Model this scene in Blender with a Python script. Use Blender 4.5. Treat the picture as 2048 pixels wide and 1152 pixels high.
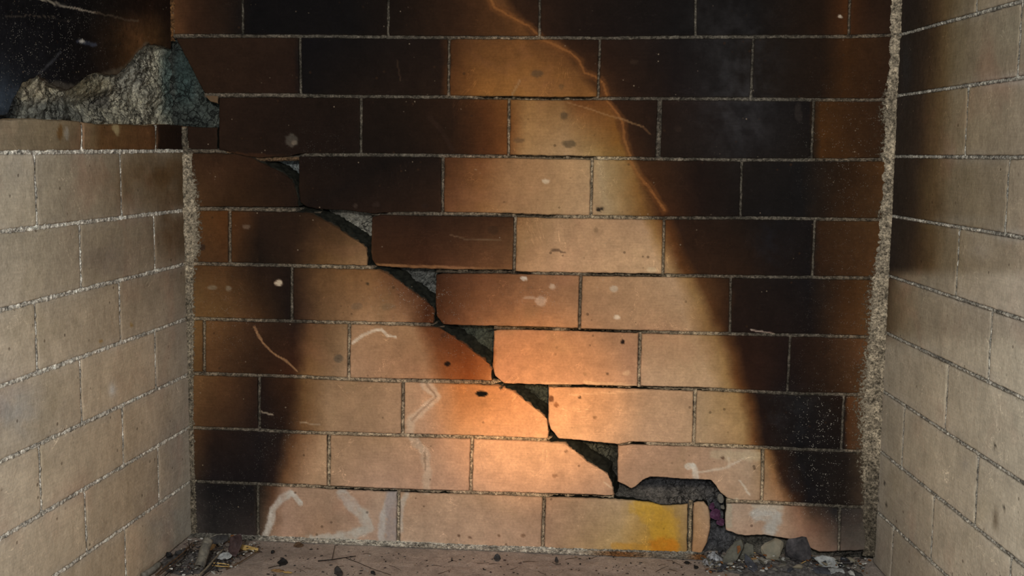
import bpy, bmesh, math, random
import numpy as np
from mathutils import Matrix, Vector
random.seed(7)
for o in list(bpy.data.objects): bpy.data.objects.remove(o)
scn = bpy.context.scene; COL = scn.collection

# ---------------------------------------------------------------- camera
CAM = np.array([0.08028, -1.94468, 0.69592]); YAW, PIT, ROL, FPX = 0.09455, -0.11503, -0.01051, 2251.743
def rotm(y, p, r):
    cy, sy, cp, sp, cr, sr = math.cos(y), math.sin(y), math.cos(p), math.sin(p), math.cos(r), math.sin(r)
    return (np.array([[cy,-sy,0],[sy,cy,0],[0,0,1]]) @ np.array([[1,0,0],[0,cp,-sp],[0,sp,cp]]) @ np.array([[cr,0,sr],[0,1,0],[-sr,0,cr]]))
R = rotm(YAW, PIT, ROL)
cd = bpy.data.cameras.new('camera'); cam = bpy.data.objects.new('camera', cd); COL.objects.link(cam)
cd.sensor_width = 36; cd.lens = FPX*36/2048; cd.clip_start = .02
cam.matrix_world = Matrix(((R[0,0],R[0,2],-R[0,1],CAM[0]),(R[1,0],R[1,2],-R[1,1],CAM[1]),(R[2,0],R[2,2],-R[2,1],CAM[2]),(0,0,0,1)))
scn.camera = cam
# ---------------------------------------------------------------- light
w = bpy.data.worlds.new('world'); scn.world = w; w.use_nodes = True
bgn = w.node_tree.nodes['Background']; bgn.inputs[0].default_value = (.88, .94, 1, 1); bgn.inputs[1].default_value = .90
def area(name, loc, to, sx, sy, e, col):
    l = bpy.data.lights.new(name, 'AREA'); l.shape = 'RECTANGLE'; l.size = sx; l.size_y = sy; l.energy = e; l.color = col
    o = bpy.data.objects.new(name, l); COL.objects.link(o); o.location = loc
    o.rotation_euler = (Vector(to)-Vector(loc)).to_track_quat('-Z', 'Y').to_euler(); return o
area('flash_light', (.0, -2.7, 1.22), (-.05, 0, .45), .22, .16, 36, (1, .98, .96))
sl = bpy.data.lights.new('torch_light', 'SPOT'); sl.energy = 66; sl.color = (1, .60, .21); sl.spot_size = math.radians(17.5); sl.spot_blend = 1; sl.shadow_soft_size = .03
so = bpy.data.objects.new('torch_light', sl); COL.objects.link(so); so.location = (.12, -1.25, .62)
so.rotation_euler = (Vector((-.062, 0, .262))-Vector(so.location)).to_track_quat('-Z', 'Y').to_euler()
vs = scn.view_settings; vs.view_transform = 'Standard'; vs.look = 'None'; vs.exposure = 0; vs.gamma = 1; vs.use_curve_mapping = False

# ---------------------------------------------------------------- numeric helpers
def ray(x, y):
    x = np.asarray(x, float); y = np.asarray(y, float)
    return np.stack([(x-1024)/FPX, np.ones_like(x), -(y-576)/FPX], -1) @ R.T
def to_px(P):
    d = (P-CAM) @ R
    return 1024+FPX*d[..., 0]/d[..., 1], 576-FPX*d[..., 2]/d[..., 1]
class Plane:
    def __init__(s, o, U, N): s.o, s.U, s.N = np.array(o, float), np.array(U, float), np.array(N, float)
    def uv(s, pts):
        pts = np.asarray(pts, float); d = ray(pts[..., 0], pts[..., 1]); t = ((s.o-CAM) @ s.N)/(d @ s.N)
        P = CAM+t[..., None]*d; return np.stack([(P-s.o) @ s.U, P[..., 2]], -1)
    def p3(s, u, v, off=0):
        off = np.asarray(off, float)+np.zeros_like(u)
        P = s.o+u[..., None]*s.U+off[..., None]*s.N; P[..., 2] = v; return P
XL, XR, AL, AR = -0.69059, 0.53296, 0.02513, 0.10482
BACK = Plane((0,0,0), (1,0,0), (0,-1,0))
LEFT = Plane((XL,0,0), (math.sin(AL), math.cos(AL), 0), (math.cos(AL), -math.sin(AL), 0))
LEFTU = Plane((XL-.018,0,0), LEFT.U, LEFT.N)
RIGHT = Plane((XR,0,0), (math.sin(AR), -math.cos(AR), 0), (-math.cos(AR), -math.sin(AR), 0))
FLOOR_N = np.array([0,0,1.])
def flr(x, y, z=0.):
    d = ray(x, y); t = (z-CAM[2])/d[..., 2]; return CAM+t[..., None]*d if np.ndim(x) else CAM+t*d
def hsh(a, b, s):
    n = (a.astype(np.int64)*374761393+b.astype(np.int64)*668265263+s*974634777) & 0xffffffff
    n = ((n ^ (n >> 13))*1274126177) & 0xffffffff
    return ((n ^ (n >> 16)) & 0xffff)/65535.
def vn(x, y, s=0):
    x = np.asarray(x, float); y = np.asarray(y, float); xi = np.floor(x); yi = np.floor(y); fx = x-xi; fy = y-yi
    fx = fx*fx*(3-2*fx); fy = fy*fy*(3-2*fy)
    a, b, c, d = hsh(xi, yi, s), hsh(xi+1, yi, s), hsh(xi, yi+1, s), hsh(xi+1, yi+1, s)
    return (a*(1-fx)+b*fx)*(1-fy)+(c*(1-fx)+d*fx)*fy*1.0
def fbm(x, y, s=0, o=4):
    r = 0; a = 1; t = 0
    for i in range(o): r = r+a*(vn(x*2**i, y*2**i, s+i*17)-.5); t += a; a *= .55
    return r/t*2
def lin(c):
    c = np.asarray(c, float)/255; return np.where(c <= .04045, c/12.92, ((c+.055)/1.055)**2.4)
def sstep(a, b, x):
    t = np.clip((x-a)/(b-a), 0, 1); return t*t*(3-2*t)
def dist_poly(x, y, pts):
    d = np.full(np.shape(x), 1e9)
    for (ax, ay), (bx, by) in zip(pts[:-1], pts[1:]):
        vx, vy = bx-ax, by-ay; t = np.clip(((x-ax)*vx+(y-ay)*vy)/(vx*vx+vy*vy+1e-9), 0, 1)
        d = np.minimum(d, np.hypot(x-ax-t*vx, y-ay-t*vy))
    return d

# ---------------------------------------------------------------- object helpers
def new_mesh(name, V, F, mat, parent=None, stain=None, fx=None, smooth=True):
    me = bpy.data.meshes.new(name); V = np.asarray(V, np.float32); F = np.asarray(F, np.int32)
    me.vertices.add(len(V)); me.vertices.foreach_set('co', V.ravel())
    k = F.shape[1]; me.loops.add(F.size); me.loops.foreach_set('vertex_index', F.ravel())
    me.polygons.add(len(F)); me.polygons.foreach_set('loop_start', np.arange(len(F), dtype=np.int32)*k)
    try: me.polygons.foreach_set('loop_total', np.full(len(F), k, np.int32))
    except Exception: pass
    me.update(calc_edges=True); me.validate()
    for nm, A in (('stain', stain), ('fx', fx)):
        if A is not None:
            at = me.color_attributes.new(nm, 'FLOAT_COLOR', 'POINT')
            at.data.foreach_set('color', np.concatenate([A, np.ones((len(A), 1))], 1).astype(np.float32).ravel())
    if smooth: me.polygons.foreach_set('use_smooth', np.ones(len(F), bool))
    me.materials.append(mat); o = bpy.data.objects.new(name, me); COL.objects.link(o); o.parent = parent; return o
def structure(o): o['kind'] = 'structure'; return o
def tag(o, label, cat, group=None, kind=None):
    if label: o['label'] = label
    if cat: o['category'] = cat
    if group: o['group'] = group
    if kind: o['kind'] = kind
    return o

# ---------------------------------------------------------------- materials
class NT:
    def __init__(s, name):
        s.m = bpy.data.materials.new(name); s.m.use_nodes = True; s.t = s.m.node_tree; s.t.nodes.clear()
        s.out = s.n('ShaderNodeOutputMaterial'); s.b = s.n('ShaderNodeBsdfPrincipled'); s.l(s.b.outputs[0], s.out.inputs[0])
    def n(s, ty, **k):
        q = s.t.nodes.new(ty)
        for a, v in k.items(): setattr(q, a, v)
        return q
    def l(s, a, b): s.t.links.new(a, b)
    def math(s, op, a, b=None, c=None, clamp=False):
        q = s.n('ShaderNodeMath', operation=op, use_clamp=clamp)
        for i, v in enumerate((a, b, c)):
            if v is None: continue
            if isinstance(v, (int, float)): q.inputs[i].default_value = v
            else: s.l(v, q.inputs[i])
        return q.outputs[0]
    def coord(s, scale=(1,1,1)):
        tc = s.n('ShaderNodeTexCoord'); mp = s.n('ShaderNodeMapping'); mp.inputs['Scale'].default_value = scale
        s.l(tc.outputs['Object'], mp.inputs[0]); return mp.outputs[0]
    def noise(s, scale, detail=4, rough=.55, co=None, dist=0):
        q = s.n('ShaderNodeTexNoise'); q.inputs['Scale'].default_value = scale; q.inputs['Detail'].default_value = detail
        q.inputs['Roughness'].default_value = rough; q.inputs['Distortion'].default_value = dist
        s.l(co if co is not None else s.coord(), q.inputs['Vector']); return q.outputs['Fac']
    def voro(s, scale, co=None, rnd=1):
        q = s.n('ShaderNodeTexVoronoi'); q.inputs['Scale'].default_value = scale
        s.l(co if co is not None else s.coord(), q.inputs['Vector']); return q
    def rng(s, v, a, b, c, d):
        q = s.n('ShaderNodeMapRange'); q.clamp = True
        for i, z in zip((1,2,3,4), (a,b,c,d)): q.inputs[i].default_value = z
        s.l(v, q.inputs[0]); return q.outputs[0]
    def mix(s, f, a, b, mode='MIX'):
        q = s.n('ShaderNodeMix', data_type='RGBA', blend_type=mode)
        for i, v in ((0, f), (6, a), (7, b)):
            if isinstance(v, (int, float)): q.inputs[i].default_value = v
            elif isinstance(v, tuple): q.inputs[i].default_value = (*v[:3], 1)
            else: s.l(v, q.inputs[i])
        return q.outputs[2]
    def attr(s, nm): q = s.n('ShaderNodeAttribute'); q.attribute_name = nm; return q
    def bump(s, h, dist, st=1.0):
        q = s.n('ShaderNodeBump'); q.inputs['Strength'].default_value = st; q.inputs['Distance'].default_value = dist
        s.l(h, q.inputs['Height']); s.l(q.outputs[0], s.b.inputs['Normal'])
def lc(*c): return tuple(lin(c))
def mat_brick():
    t = NT('sooty_firebrick'); A = t.attr('stain'); X = t.attr('fx'); co = t.coord()
    sx = t.n('ShaderNodeSeparateColor'); t.l(X.outputs['Color'], sx.inputs[0])
    n1 = t.noise(16, 6, .6, co); n2 = t.noise(230, 5, .65, co); n3 = t.noise(60, 5, .6, co, .6)
    grain = t.noise(30, 3, .6, t.coord((1, 1, 14)))
    f = t.math('MULTIPLY', t.rng(n1, .3, .7, .92, 1.08), t.rng(n2, .25, .75, .84, 1.17))
    f = t.math('MULTIPLY', f, t.rng(n3, .3, .7, .90, 1.10)); f = t.math('MULTIPLY', f, t.rng(grain, .3, .7, .93, 1.07))
    vm = t.n('ShaderNodeVectorMath', operation='SCALE'); t.l(A.outputs['Color'], vm.inputs[0]); t.l(f, vm.inputs['Scale'])
    c = vm.outputs[0]
    # iron specks, small pits and pale chips in the clay
    v1 = t.voro(55, co); s1 = t.math('MULTIPLY', t.rng(v1.outputs['Distance'], .10, .16, 1, 0), t.rng(t.noise(21, 2, .5, co), .54, .60, 0, 1))
    c = t.mix(t.math('MULTIPLY', s1, .55), c, lc(52, 36, 24))
    v2 = t.voro(95, co); s2 = t.math('MULTIPLY', t.rng(v2.outputs['Distance'], .08, .15, 1, 0), t.rng(t.noise(26, 2, .5, co), .60, .66, 0, 1))
    c = t.mix(t.math('MULTIPLY', s2, .4), c, lc(165, 145, 120))
    hl = t.noise(9, 5, .62, co, 1.2); hm = t.rng(t.noise(13, 3, .5, co), .50, .58, 0, 1); hh = t.math('MULTIPLY', t.rng(t.math('ABSOLUTE', t.math('SUBTRACT', hl, .5)), .0012, .0032, 1, 0), hm)
    lum = t.n('ShaderNodeRGBToBW'); t.l(A.outputs['Color'], lum.inputs[0]); br = t.rng(lum.outputs[0], .02, .12, 0, 1)
    hs = t.n('ShaderNodeVectorMath', operation='SCALE'); t.l(c, hs.inputs[0]); t.l(t.rng(hh, 0, 1, 1, 1.55), hs.inputs['Scale']); c = hs.outputs[0]; tn = t.noise(7, 4, .55, co, .5)
    c = t.mix(t.math('MULTIPLY', br, t.rng(tn, .55, .72, 0, .16)), c, lc(190, 125, 100)); c = t.mix(t.math('MULTIPLY', br, t.rng(tn, .28, .44, .16, 0)), c, lc(140, 125, 80))
    # white salt specks
    v3 = t.voro(330, co); s3 = t.math('MULTIPLY', t.rng(v3.outputs['Distance'], .16, .26, 1, 0), t.rng(t.noise(75, 3, .6, co), .47, .60, 0, 1))
    s3 = t.math('MULTIPLY', s3, sx.outputs['Green']); c = t.mix(s3, c, lc(165, 158, 145))
    # mortar smeared over the arris
    sm = t.math('ADD', sx.outputs['Red'], t.math('MULTIPLY', t.math('SUBTRACT', t.noise(190, 6, .75, co), .5), 2.4))
    sm = t.math('MULTIPLY', t.rng(sm, .42, .62, 0, 1), t.rng(sx.outputs['Red'], .02, .15, 0, 1))
    mc = t.mix(t.rng(t.noise(260, 4, .7, co), .3, .7, 0, 1), lc(78, 69, 56), lc(158, 146, 124))
    c = t.mix(sm, c, mc); t.l(c, t.b.inputs['Base Color'])
    t.b.inputs['Roughness'].default_value = .8; t.b.inputs['Specular IOR Level'].default_value = .05
    h = t.math('ADD', t.math('MULTIPLY', n2, .5), t.math('MULTIPLY', sm, .9)); h = t.math('ADD', h, t.math('MULTIPLY', n3, .8)); h = t.math('SUBTRACT', h, t.math('MULTIPLY', s1, .4))
    t.bump(h, .0012, .8); return t.m
def mat_mortar():
    t = NT('crumbling_mortar'); A = t.attr('stain'); co = t.coord()
    n1 = t.noise(240, 6, .8, co); n2 = t.noise(60, 5, .7, co); v = t.voro(420, co)
    f = t.math('MULTIPLY', t.rng(n1, .36, .62, .25, 1.75), t.rng(n2, .34, .62, .55, 1.4))
    vm = t.n('ShaderNodeVectorMath', operation='SCALE'); t.l(A.outputs['Color'], vm.inputs[0]); t.l(f, vm.inputs['Scale'])
    c = t.mix(t.math('MULTIPLY', t.rng(v.outputs['Distance'], .55, .8, 0, 1), .45), vm.outputs[0], lc(45, 40, 34)); t.l(c, t.b.inputs['Base Color'])
    t.b.inputs['Roughness'].default_value = .95; t.b.inputs['Specular IOR Level'].default_value = .1
    t.bump(t.math('ADD', n1, n2), .003, 1); return t.m
def mat_rubble():
    t = NT('broken_rubble'); A = t.attr('stain'); co = t.coord()
    n1 = t.noise(230, 8, .75, co, .6); n2 = t.noise(50, 7, .7, co, 1.2); v = t.voro(60, co)
    f = t.math('MULTIPLY', t.rng(n1, .36, .64, .35, 1.6), t.rng(n2, .36, .62, .5, 1.4))
    vm = t.n('ShaderNodeVectorMath', operation='SCALE'); t.l(A.outputs['Color'], vm.inputs[0]); t.l(f, vm.inputs['Scale'])
    c = t.mix(t.rng(n2, .5, .64, 0, .3), vm.outputs[0], lc(120, 112, 90), 'SOFT_LIGHT')
    va = t.n('ShaderNodeVectorMath', operation='MULTIPLY_ADD'); nz = t.n('ShaderNodeTexNoise'); nz.inputs['Scale'].default_value = 55; nz.inputs['Detail'].default_value = 5; t.l(co, nz.inputs['Vector']); t.l(nz.outputs['Color'], va.inputs[0]); va.inputs[1].default_value = (.03, .03, .03); t.l(co, va.inputs[2])
    ve = t.n('ShaderNodeTexVoronoi', feature='DISTANCE_TO_EDGE'); ve.inputs['Scale'].default_value = 62; t.l(va.outputs[0], ve.inputs['Vector']); ck = t.math('MULTIPLY', t.rng(ve.outputs['Distance'], .01, .07, 1, 0), t.rng(t.noise(17, 3, .6, co), .42, .58, 0, 1))
    c = t.mix(t.math('MULTIPLY', ck, .75), c, lc(24, 22, 20)); t.l(c, t.b.inputs['Base Color'])
    t.b.inputs['Roughness'].default_value = .9; t.b.inputs['Specular IOR Level'].default_value = .15
    t.bump(t.math('SUBTRACT', t.math('ADD', n1, t.math('MULTIPLY', n2, 1.5)), ck), .007, 1); return t.m
def mat_hearth():
    t = NT('dusty_hearth'); A = t.attr('stain'); co = t.coord()
    n1 = t.noise(45, 8, .7, co, .5); n2 = t.noise(300, 5, .7, co); n3 = t.noise(90, 6, .7, t.coord((1, 2.6, 1)), 1.5)
    f = t.math('MULTIPLY', t.rng(n1, .3, .7, .78, 1.2), t.rng(n2, .28, .7, .7, 1.25))
    vm = t.n('ShaderNodeVectorMath', operation='SCALE'); t.l(A.outputs['Color'], vm.inputs[0]); t.l(f, vm.inputs['Scale'])
    c = t.mix(t.rng(n3, .60, .66, 0, .6), vm.outputs[0], lc(50, 40, 34)); 
    v = t.voro(130, co); c = t.mix(t.math('MULTIPLY', t.rng(v.outputs['Distance'], .12, .2, .8, 0), t.rng(n1, .5, .56, 0, 1)), c, lc(34, 27, 24))
    t.l(c, t.b.inputs['Base Color']); t.b.inputs['Roughness'].default_value = .9; t.b.inputs['Specular IOR Level'].default_value = .15
    t.bump(t.math('ADD', n1, n2), .002, .9); return t.m
def mat_plain(name, c1, c2, sc=120, rough=.8, bump=.001, streak=None, spec=.25):
    t = NT(name); co = t.coord(streak) if streak else t.coord()
    n = t.noise(sc, 6, .7, co, .4); c = t.mix(t.rng(n, .35, .65, 0, 1), lc(*c1), lc(*c2)); t.l(c, t.b.inputs['Base Color'])
    t.b.inputs['Roughness'].default_value = rough; t.b.inputs['Specular IOR Level'].default_value = spec; t.bump(n, bump, .8); return t.m
M_BRICK, M_MORTAR, M_RUBBLE, M_HEARTH = mat_brick(), mat_mortar(), mat_rubble(), mat_hearth()

# ---------------------------------------------------------------- joints of the back wall (wall chart)
JX = {1:[(345,71),(612,72),(862,75),(1024,75),(1200,76),(1400,74),(1530,73),(1700,73),(1780,70),(1812,68)],
2:[(405,190),(540,190),(700,192.7),(900,194),(1100,197),(1300,197),(1500,198),(1600,199),(1740,200),(1800,199)],
3:[(370,302),(440,302),(520,308),(620,309),(800,310),(1010,313),(1200,316),(1330,318),(1500,320),(1650,320),(1790,319)],
4:[(372,418),(450,418),(590,420),(760,426),(1000,429),(1100,433),(1320,436),(1536,436),(1700,439),(1785,439)],
5:[(375,527),(510,530),(600,532),(740,536),(780,538),(1000,544),(1060,547),(1330,551),(1536,554),(1700,556),(1778,557)],
6:[(378,637),(512,641),(700,645),(870,650),(1020,655),(1100,659),(1290,664),(1500,669),(1620,671),(1745,675),(1770,676)],
7:[(380,747),(510,751),(580,753),(750,761),(980,765),(1150,773),(1400,778),(1500,783),(1600,788),(1730,790),(1765,791)],
8:[(381,856),(510,860),(600,865),(800,871),(1000,876),(1100,881),(1180,885),(1420,891),(1520,895),(1620,900),(1755,904)],
9:[(383,963),(510,968),(620,973),(760,980),(960,986),(1080,991),(1220,995),(1460,1003),(1530,1005),(1680,1013),(1750,1016)],
10:[(385,1080),(520,1082),(700,1086),(860,1093),(1020,1098),(1100,1101),(1350,1108),(1500,1112),(1740,1118)]}
def J(k, x):
    if k < 1: return J(1, x)+(k-1)*123.
    p = JX[k]; return np.interp(x, [a for a, b in p], [b for a, b in p])
def corner_l(y): return np.interp(y, [-300, 60, 250, 305, 420, 530, 640, 750, 860, 970, 1080], [335, 343, 364, 370, 372, 375, 378, 380, 381, 383, 385])
def corner_r(y): return np.interp(y, [-300, 0, 200, 315, 430, 550, 670, 785, 900, 1020, 1120], [1822, 1812, 1800, 1790, 1785, 1778, 1770, 1760, 1753, 1746, 1738])

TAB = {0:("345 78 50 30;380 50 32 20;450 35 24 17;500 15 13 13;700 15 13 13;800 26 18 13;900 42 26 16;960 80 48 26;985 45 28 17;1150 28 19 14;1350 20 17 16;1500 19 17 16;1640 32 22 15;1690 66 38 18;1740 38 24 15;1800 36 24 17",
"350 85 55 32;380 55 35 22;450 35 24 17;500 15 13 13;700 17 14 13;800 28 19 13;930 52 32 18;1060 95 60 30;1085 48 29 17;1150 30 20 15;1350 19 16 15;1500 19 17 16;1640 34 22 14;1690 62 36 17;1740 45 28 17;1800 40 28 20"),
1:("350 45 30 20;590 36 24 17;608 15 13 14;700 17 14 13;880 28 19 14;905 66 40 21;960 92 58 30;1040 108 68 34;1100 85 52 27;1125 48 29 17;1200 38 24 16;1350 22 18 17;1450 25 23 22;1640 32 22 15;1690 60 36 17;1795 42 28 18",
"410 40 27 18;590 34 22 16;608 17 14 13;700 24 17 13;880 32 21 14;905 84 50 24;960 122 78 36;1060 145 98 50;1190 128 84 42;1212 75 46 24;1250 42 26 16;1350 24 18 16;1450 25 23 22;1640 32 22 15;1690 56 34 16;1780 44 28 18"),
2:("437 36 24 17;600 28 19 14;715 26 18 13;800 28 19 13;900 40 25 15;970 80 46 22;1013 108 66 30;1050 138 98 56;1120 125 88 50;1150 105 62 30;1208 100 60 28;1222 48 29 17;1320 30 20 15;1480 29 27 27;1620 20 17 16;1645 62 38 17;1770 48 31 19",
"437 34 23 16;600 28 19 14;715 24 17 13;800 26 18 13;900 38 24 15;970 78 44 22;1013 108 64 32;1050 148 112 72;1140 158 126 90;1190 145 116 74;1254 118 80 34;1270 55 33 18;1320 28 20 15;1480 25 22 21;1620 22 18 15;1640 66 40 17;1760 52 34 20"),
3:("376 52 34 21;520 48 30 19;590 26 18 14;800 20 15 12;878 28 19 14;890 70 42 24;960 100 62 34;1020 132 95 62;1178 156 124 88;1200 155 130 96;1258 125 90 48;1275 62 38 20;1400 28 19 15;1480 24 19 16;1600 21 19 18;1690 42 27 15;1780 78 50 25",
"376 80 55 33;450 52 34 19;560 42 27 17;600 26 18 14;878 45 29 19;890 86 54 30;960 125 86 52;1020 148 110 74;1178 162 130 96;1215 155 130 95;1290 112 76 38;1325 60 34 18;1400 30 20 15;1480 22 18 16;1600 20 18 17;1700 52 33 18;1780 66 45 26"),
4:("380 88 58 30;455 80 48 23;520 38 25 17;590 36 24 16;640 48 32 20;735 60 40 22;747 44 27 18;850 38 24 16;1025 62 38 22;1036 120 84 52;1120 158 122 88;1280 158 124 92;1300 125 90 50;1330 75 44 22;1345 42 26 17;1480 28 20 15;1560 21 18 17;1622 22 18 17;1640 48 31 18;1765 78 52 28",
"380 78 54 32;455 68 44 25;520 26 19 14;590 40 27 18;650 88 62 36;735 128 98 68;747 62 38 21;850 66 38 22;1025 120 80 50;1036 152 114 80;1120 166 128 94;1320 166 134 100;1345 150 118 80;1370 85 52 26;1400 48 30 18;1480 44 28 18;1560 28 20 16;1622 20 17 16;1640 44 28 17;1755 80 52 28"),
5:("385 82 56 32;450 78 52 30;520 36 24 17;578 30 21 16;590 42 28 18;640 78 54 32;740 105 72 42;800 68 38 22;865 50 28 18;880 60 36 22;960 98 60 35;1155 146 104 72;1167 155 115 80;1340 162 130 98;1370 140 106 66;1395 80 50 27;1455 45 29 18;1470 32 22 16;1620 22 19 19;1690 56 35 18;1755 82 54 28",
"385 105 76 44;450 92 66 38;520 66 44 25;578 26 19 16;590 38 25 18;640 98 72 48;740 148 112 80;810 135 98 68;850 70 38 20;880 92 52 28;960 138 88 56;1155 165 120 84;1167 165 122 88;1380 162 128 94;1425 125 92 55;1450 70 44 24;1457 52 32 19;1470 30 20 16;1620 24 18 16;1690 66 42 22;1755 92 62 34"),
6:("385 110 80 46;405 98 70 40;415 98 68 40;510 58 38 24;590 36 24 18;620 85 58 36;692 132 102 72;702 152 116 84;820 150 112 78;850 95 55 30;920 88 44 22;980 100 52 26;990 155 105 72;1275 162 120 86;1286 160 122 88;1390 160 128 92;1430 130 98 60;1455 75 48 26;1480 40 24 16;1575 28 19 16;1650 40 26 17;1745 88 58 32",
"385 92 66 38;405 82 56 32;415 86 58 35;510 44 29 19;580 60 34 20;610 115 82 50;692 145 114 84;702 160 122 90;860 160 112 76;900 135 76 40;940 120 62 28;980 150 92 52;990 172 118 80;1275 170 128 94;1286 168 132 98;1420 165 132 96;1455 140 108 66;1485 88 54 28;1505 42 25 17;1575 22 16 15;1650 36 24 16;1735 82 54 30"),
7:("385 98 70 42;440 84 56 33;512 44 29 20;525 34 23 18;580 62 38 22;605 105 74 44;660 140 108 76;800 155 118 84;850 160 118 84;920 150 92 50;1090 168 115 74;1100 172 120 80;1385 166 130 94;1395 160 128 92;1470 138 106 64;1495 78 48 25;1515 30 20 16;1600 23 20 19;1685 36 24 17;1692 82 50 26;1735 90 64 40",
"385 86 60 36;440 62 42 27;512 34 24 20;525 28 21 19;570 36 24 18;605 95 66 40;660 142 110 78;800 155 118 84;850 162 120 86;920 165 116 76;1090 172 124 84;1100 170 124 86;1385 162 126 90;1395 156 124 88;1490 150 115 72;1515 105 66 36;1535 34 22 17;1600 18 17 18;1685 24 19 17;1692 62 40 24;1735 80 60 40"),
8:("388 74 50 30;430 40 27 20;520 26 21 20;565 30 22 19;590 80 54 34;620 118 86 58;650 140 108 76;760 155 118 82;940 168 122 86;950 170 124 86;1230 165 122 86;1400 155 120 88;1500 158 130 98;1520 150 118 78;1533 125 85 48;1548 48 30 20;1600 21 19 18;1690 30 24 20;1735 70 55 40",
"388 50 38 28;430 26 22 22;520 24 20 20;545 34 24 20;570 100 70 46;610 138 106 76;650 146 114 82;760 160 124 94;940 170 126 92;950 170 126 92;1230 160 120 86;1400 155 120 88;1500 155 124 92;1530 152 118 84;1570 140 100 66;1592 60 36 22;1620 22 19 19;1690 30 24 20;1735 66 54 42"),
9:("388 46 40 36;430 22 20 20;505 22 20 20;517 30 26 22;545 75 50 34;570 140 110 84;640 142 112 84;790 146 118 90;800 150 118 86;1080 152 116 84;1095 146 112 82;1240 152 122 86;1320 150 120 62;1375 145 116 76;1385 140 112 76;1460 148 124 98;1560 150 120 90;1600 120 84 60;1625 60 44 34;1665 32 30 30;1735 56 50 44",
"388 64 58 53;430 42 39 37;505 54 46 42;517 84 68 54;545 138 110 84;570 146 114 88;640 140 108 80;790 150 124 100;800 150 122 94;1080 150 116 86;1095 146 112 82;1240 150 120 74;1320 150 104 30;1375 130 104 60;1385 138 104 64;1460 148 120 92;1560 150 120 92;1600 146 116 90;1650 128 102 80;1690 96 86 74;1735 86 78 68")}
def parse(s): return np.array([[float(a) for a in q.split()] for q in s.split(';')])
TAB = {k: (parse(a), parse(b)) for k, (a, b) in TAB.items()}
for k, (a, b) in TAB.items(): assert a.shape == b.shape, k

# stains drawn on the back wall: (points, half width, colour, strength)
EDGE = [[(972,-20),(990,15),(1030,38),(1060,52),(1084,74)],[(1082,78),(1112,92),(1140,105),(1158,122),(1170,146),(1190,153),(1207,168),(1213,192)],[(1213,200),(1232,225),(1245,245),(1250,280),(1262,312)],[(1262,322),(1277,350),(1300,378),(1328,420)]]
LINES = [(e, 2.6, (150,96,50), .75) for e in EDGE]+[(e, 9, (115,70,34), .45) for e in EDGE]+[
([(510,655),(525,685),(545,705),(572,722),(592,742)], 2.2, (140,105,72), .7),
([(1135,205),(1180,218),(1220,232),(1250,241),(1286,253)], 1.6, (150,112,74), .6),([(1286,253),(1300,268)], 1.4, (120,85,55), .5),
([(530,1070),(540,1045),(545,1018),(562,998),(580,987)], 8, (158,150,138), .85),([(583,985),(603,1006)], 5, (165,158,146), .9),
([(683,985),(702,1010),(726,1028),(738,1055),(700,1072),(625,1080)], 13, (150,142,130), .85),
([(788,985),(766,1035),(762,1080)], 9, (150,145,138), .7),([(786,990),(784,1080)], 14, (128,118,112), .75),([(815,984),(802,1010),(801,1060)], 6, (155,145,132), .7),
([(600,1084),(760,1088),(900,1094)], 8, (148,142,130), .7),
([(850,768),(874,795),(840,825),(822,842),(820,868),(848,905),(856,940),(853,980)], 10, (172,148,124), .6),
([(852,768),(872,795),(838,825),(824,842)], 2, (100,74,55), .5),([(848,905),(852,940)], 2, (100,80,62), .5),
([(704,686),(725,670),(745,662),(762,659),(774,671),(790,675)], 3, (178,158,135), .85),
([(1376,933),(1388,930),(1393,955)], 6, (178,168,152), .85),([(1393,945),(1425,940),(1450,936),(1492,914)], 2.2, (178,162,142), .7),
([(1430,908),(1515,912)], 11, (162,146,118), .55),([(1481,962),(1499,989)], 2.5, (175,160,140), .8),([(1458,915),(1459,935)], 2, (175,160,140), .6),
([(1515,1028),(1548,1034),(1540,1058)], 17, (152,146,136), .85),([(1458,1012),(1458,1050)], 8, (140,132,114), .75),([(1510,1012),(1560,1014)], 7, (155,146,130), .6),([(1430,990),(1450,1000),(1475,1000)], 5, (180,165,140), .8),
([(1290,1015),(1325,1040),(1328,1090)], 30, (168,128,40), .55),([(1310,1092),(1340,1092)], 18, (158,96,26), .65),([(1230,1092),(1300,1096)], 8, (160,115,45), .6),
([(1110,900),(1050,920)], 1.2, (150,120,90), .3),([(1040,160),(1022,200)], 1.6, (150,120,85), .6),
([(1140,790),(1290,782)], 1.8, (190,150,112), .4),([(1095,835),(1098,862)], 2, (60,40,28), .6),
([(520,822),(545,830)], 1.5, (150,135,115), .7),([(600,845),(640,850)], 1.5, (160,140,115), .5),
([(900,470),(930,478),(1000,480)], 1.5, (110,88,66), .6),([(795,120),(800,160)], 1.4, (62,46,34), .6),([(860,235),(885,265),(905,300)], 5, (52,36,28), .4),
([(1760,80),(1740,70)], 2, (50,35,25), .4),([(1505,660),(1525,664),(1550,668)], 1.6, (140,130,118), .8),
([(750,531),(880,535),(1020,541)], 4, (150,106,68), .7),([(1170,765),(1275,772)], 4, (185,150,112), .5),([(560,530),(700,533)], 4, (120,90,58), .4),
([(1085,765),(1175,772)], 3, (190,150,112), .4),([(1210,965),(1228,980)], 2, (190,165,135), .5)]
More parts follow.
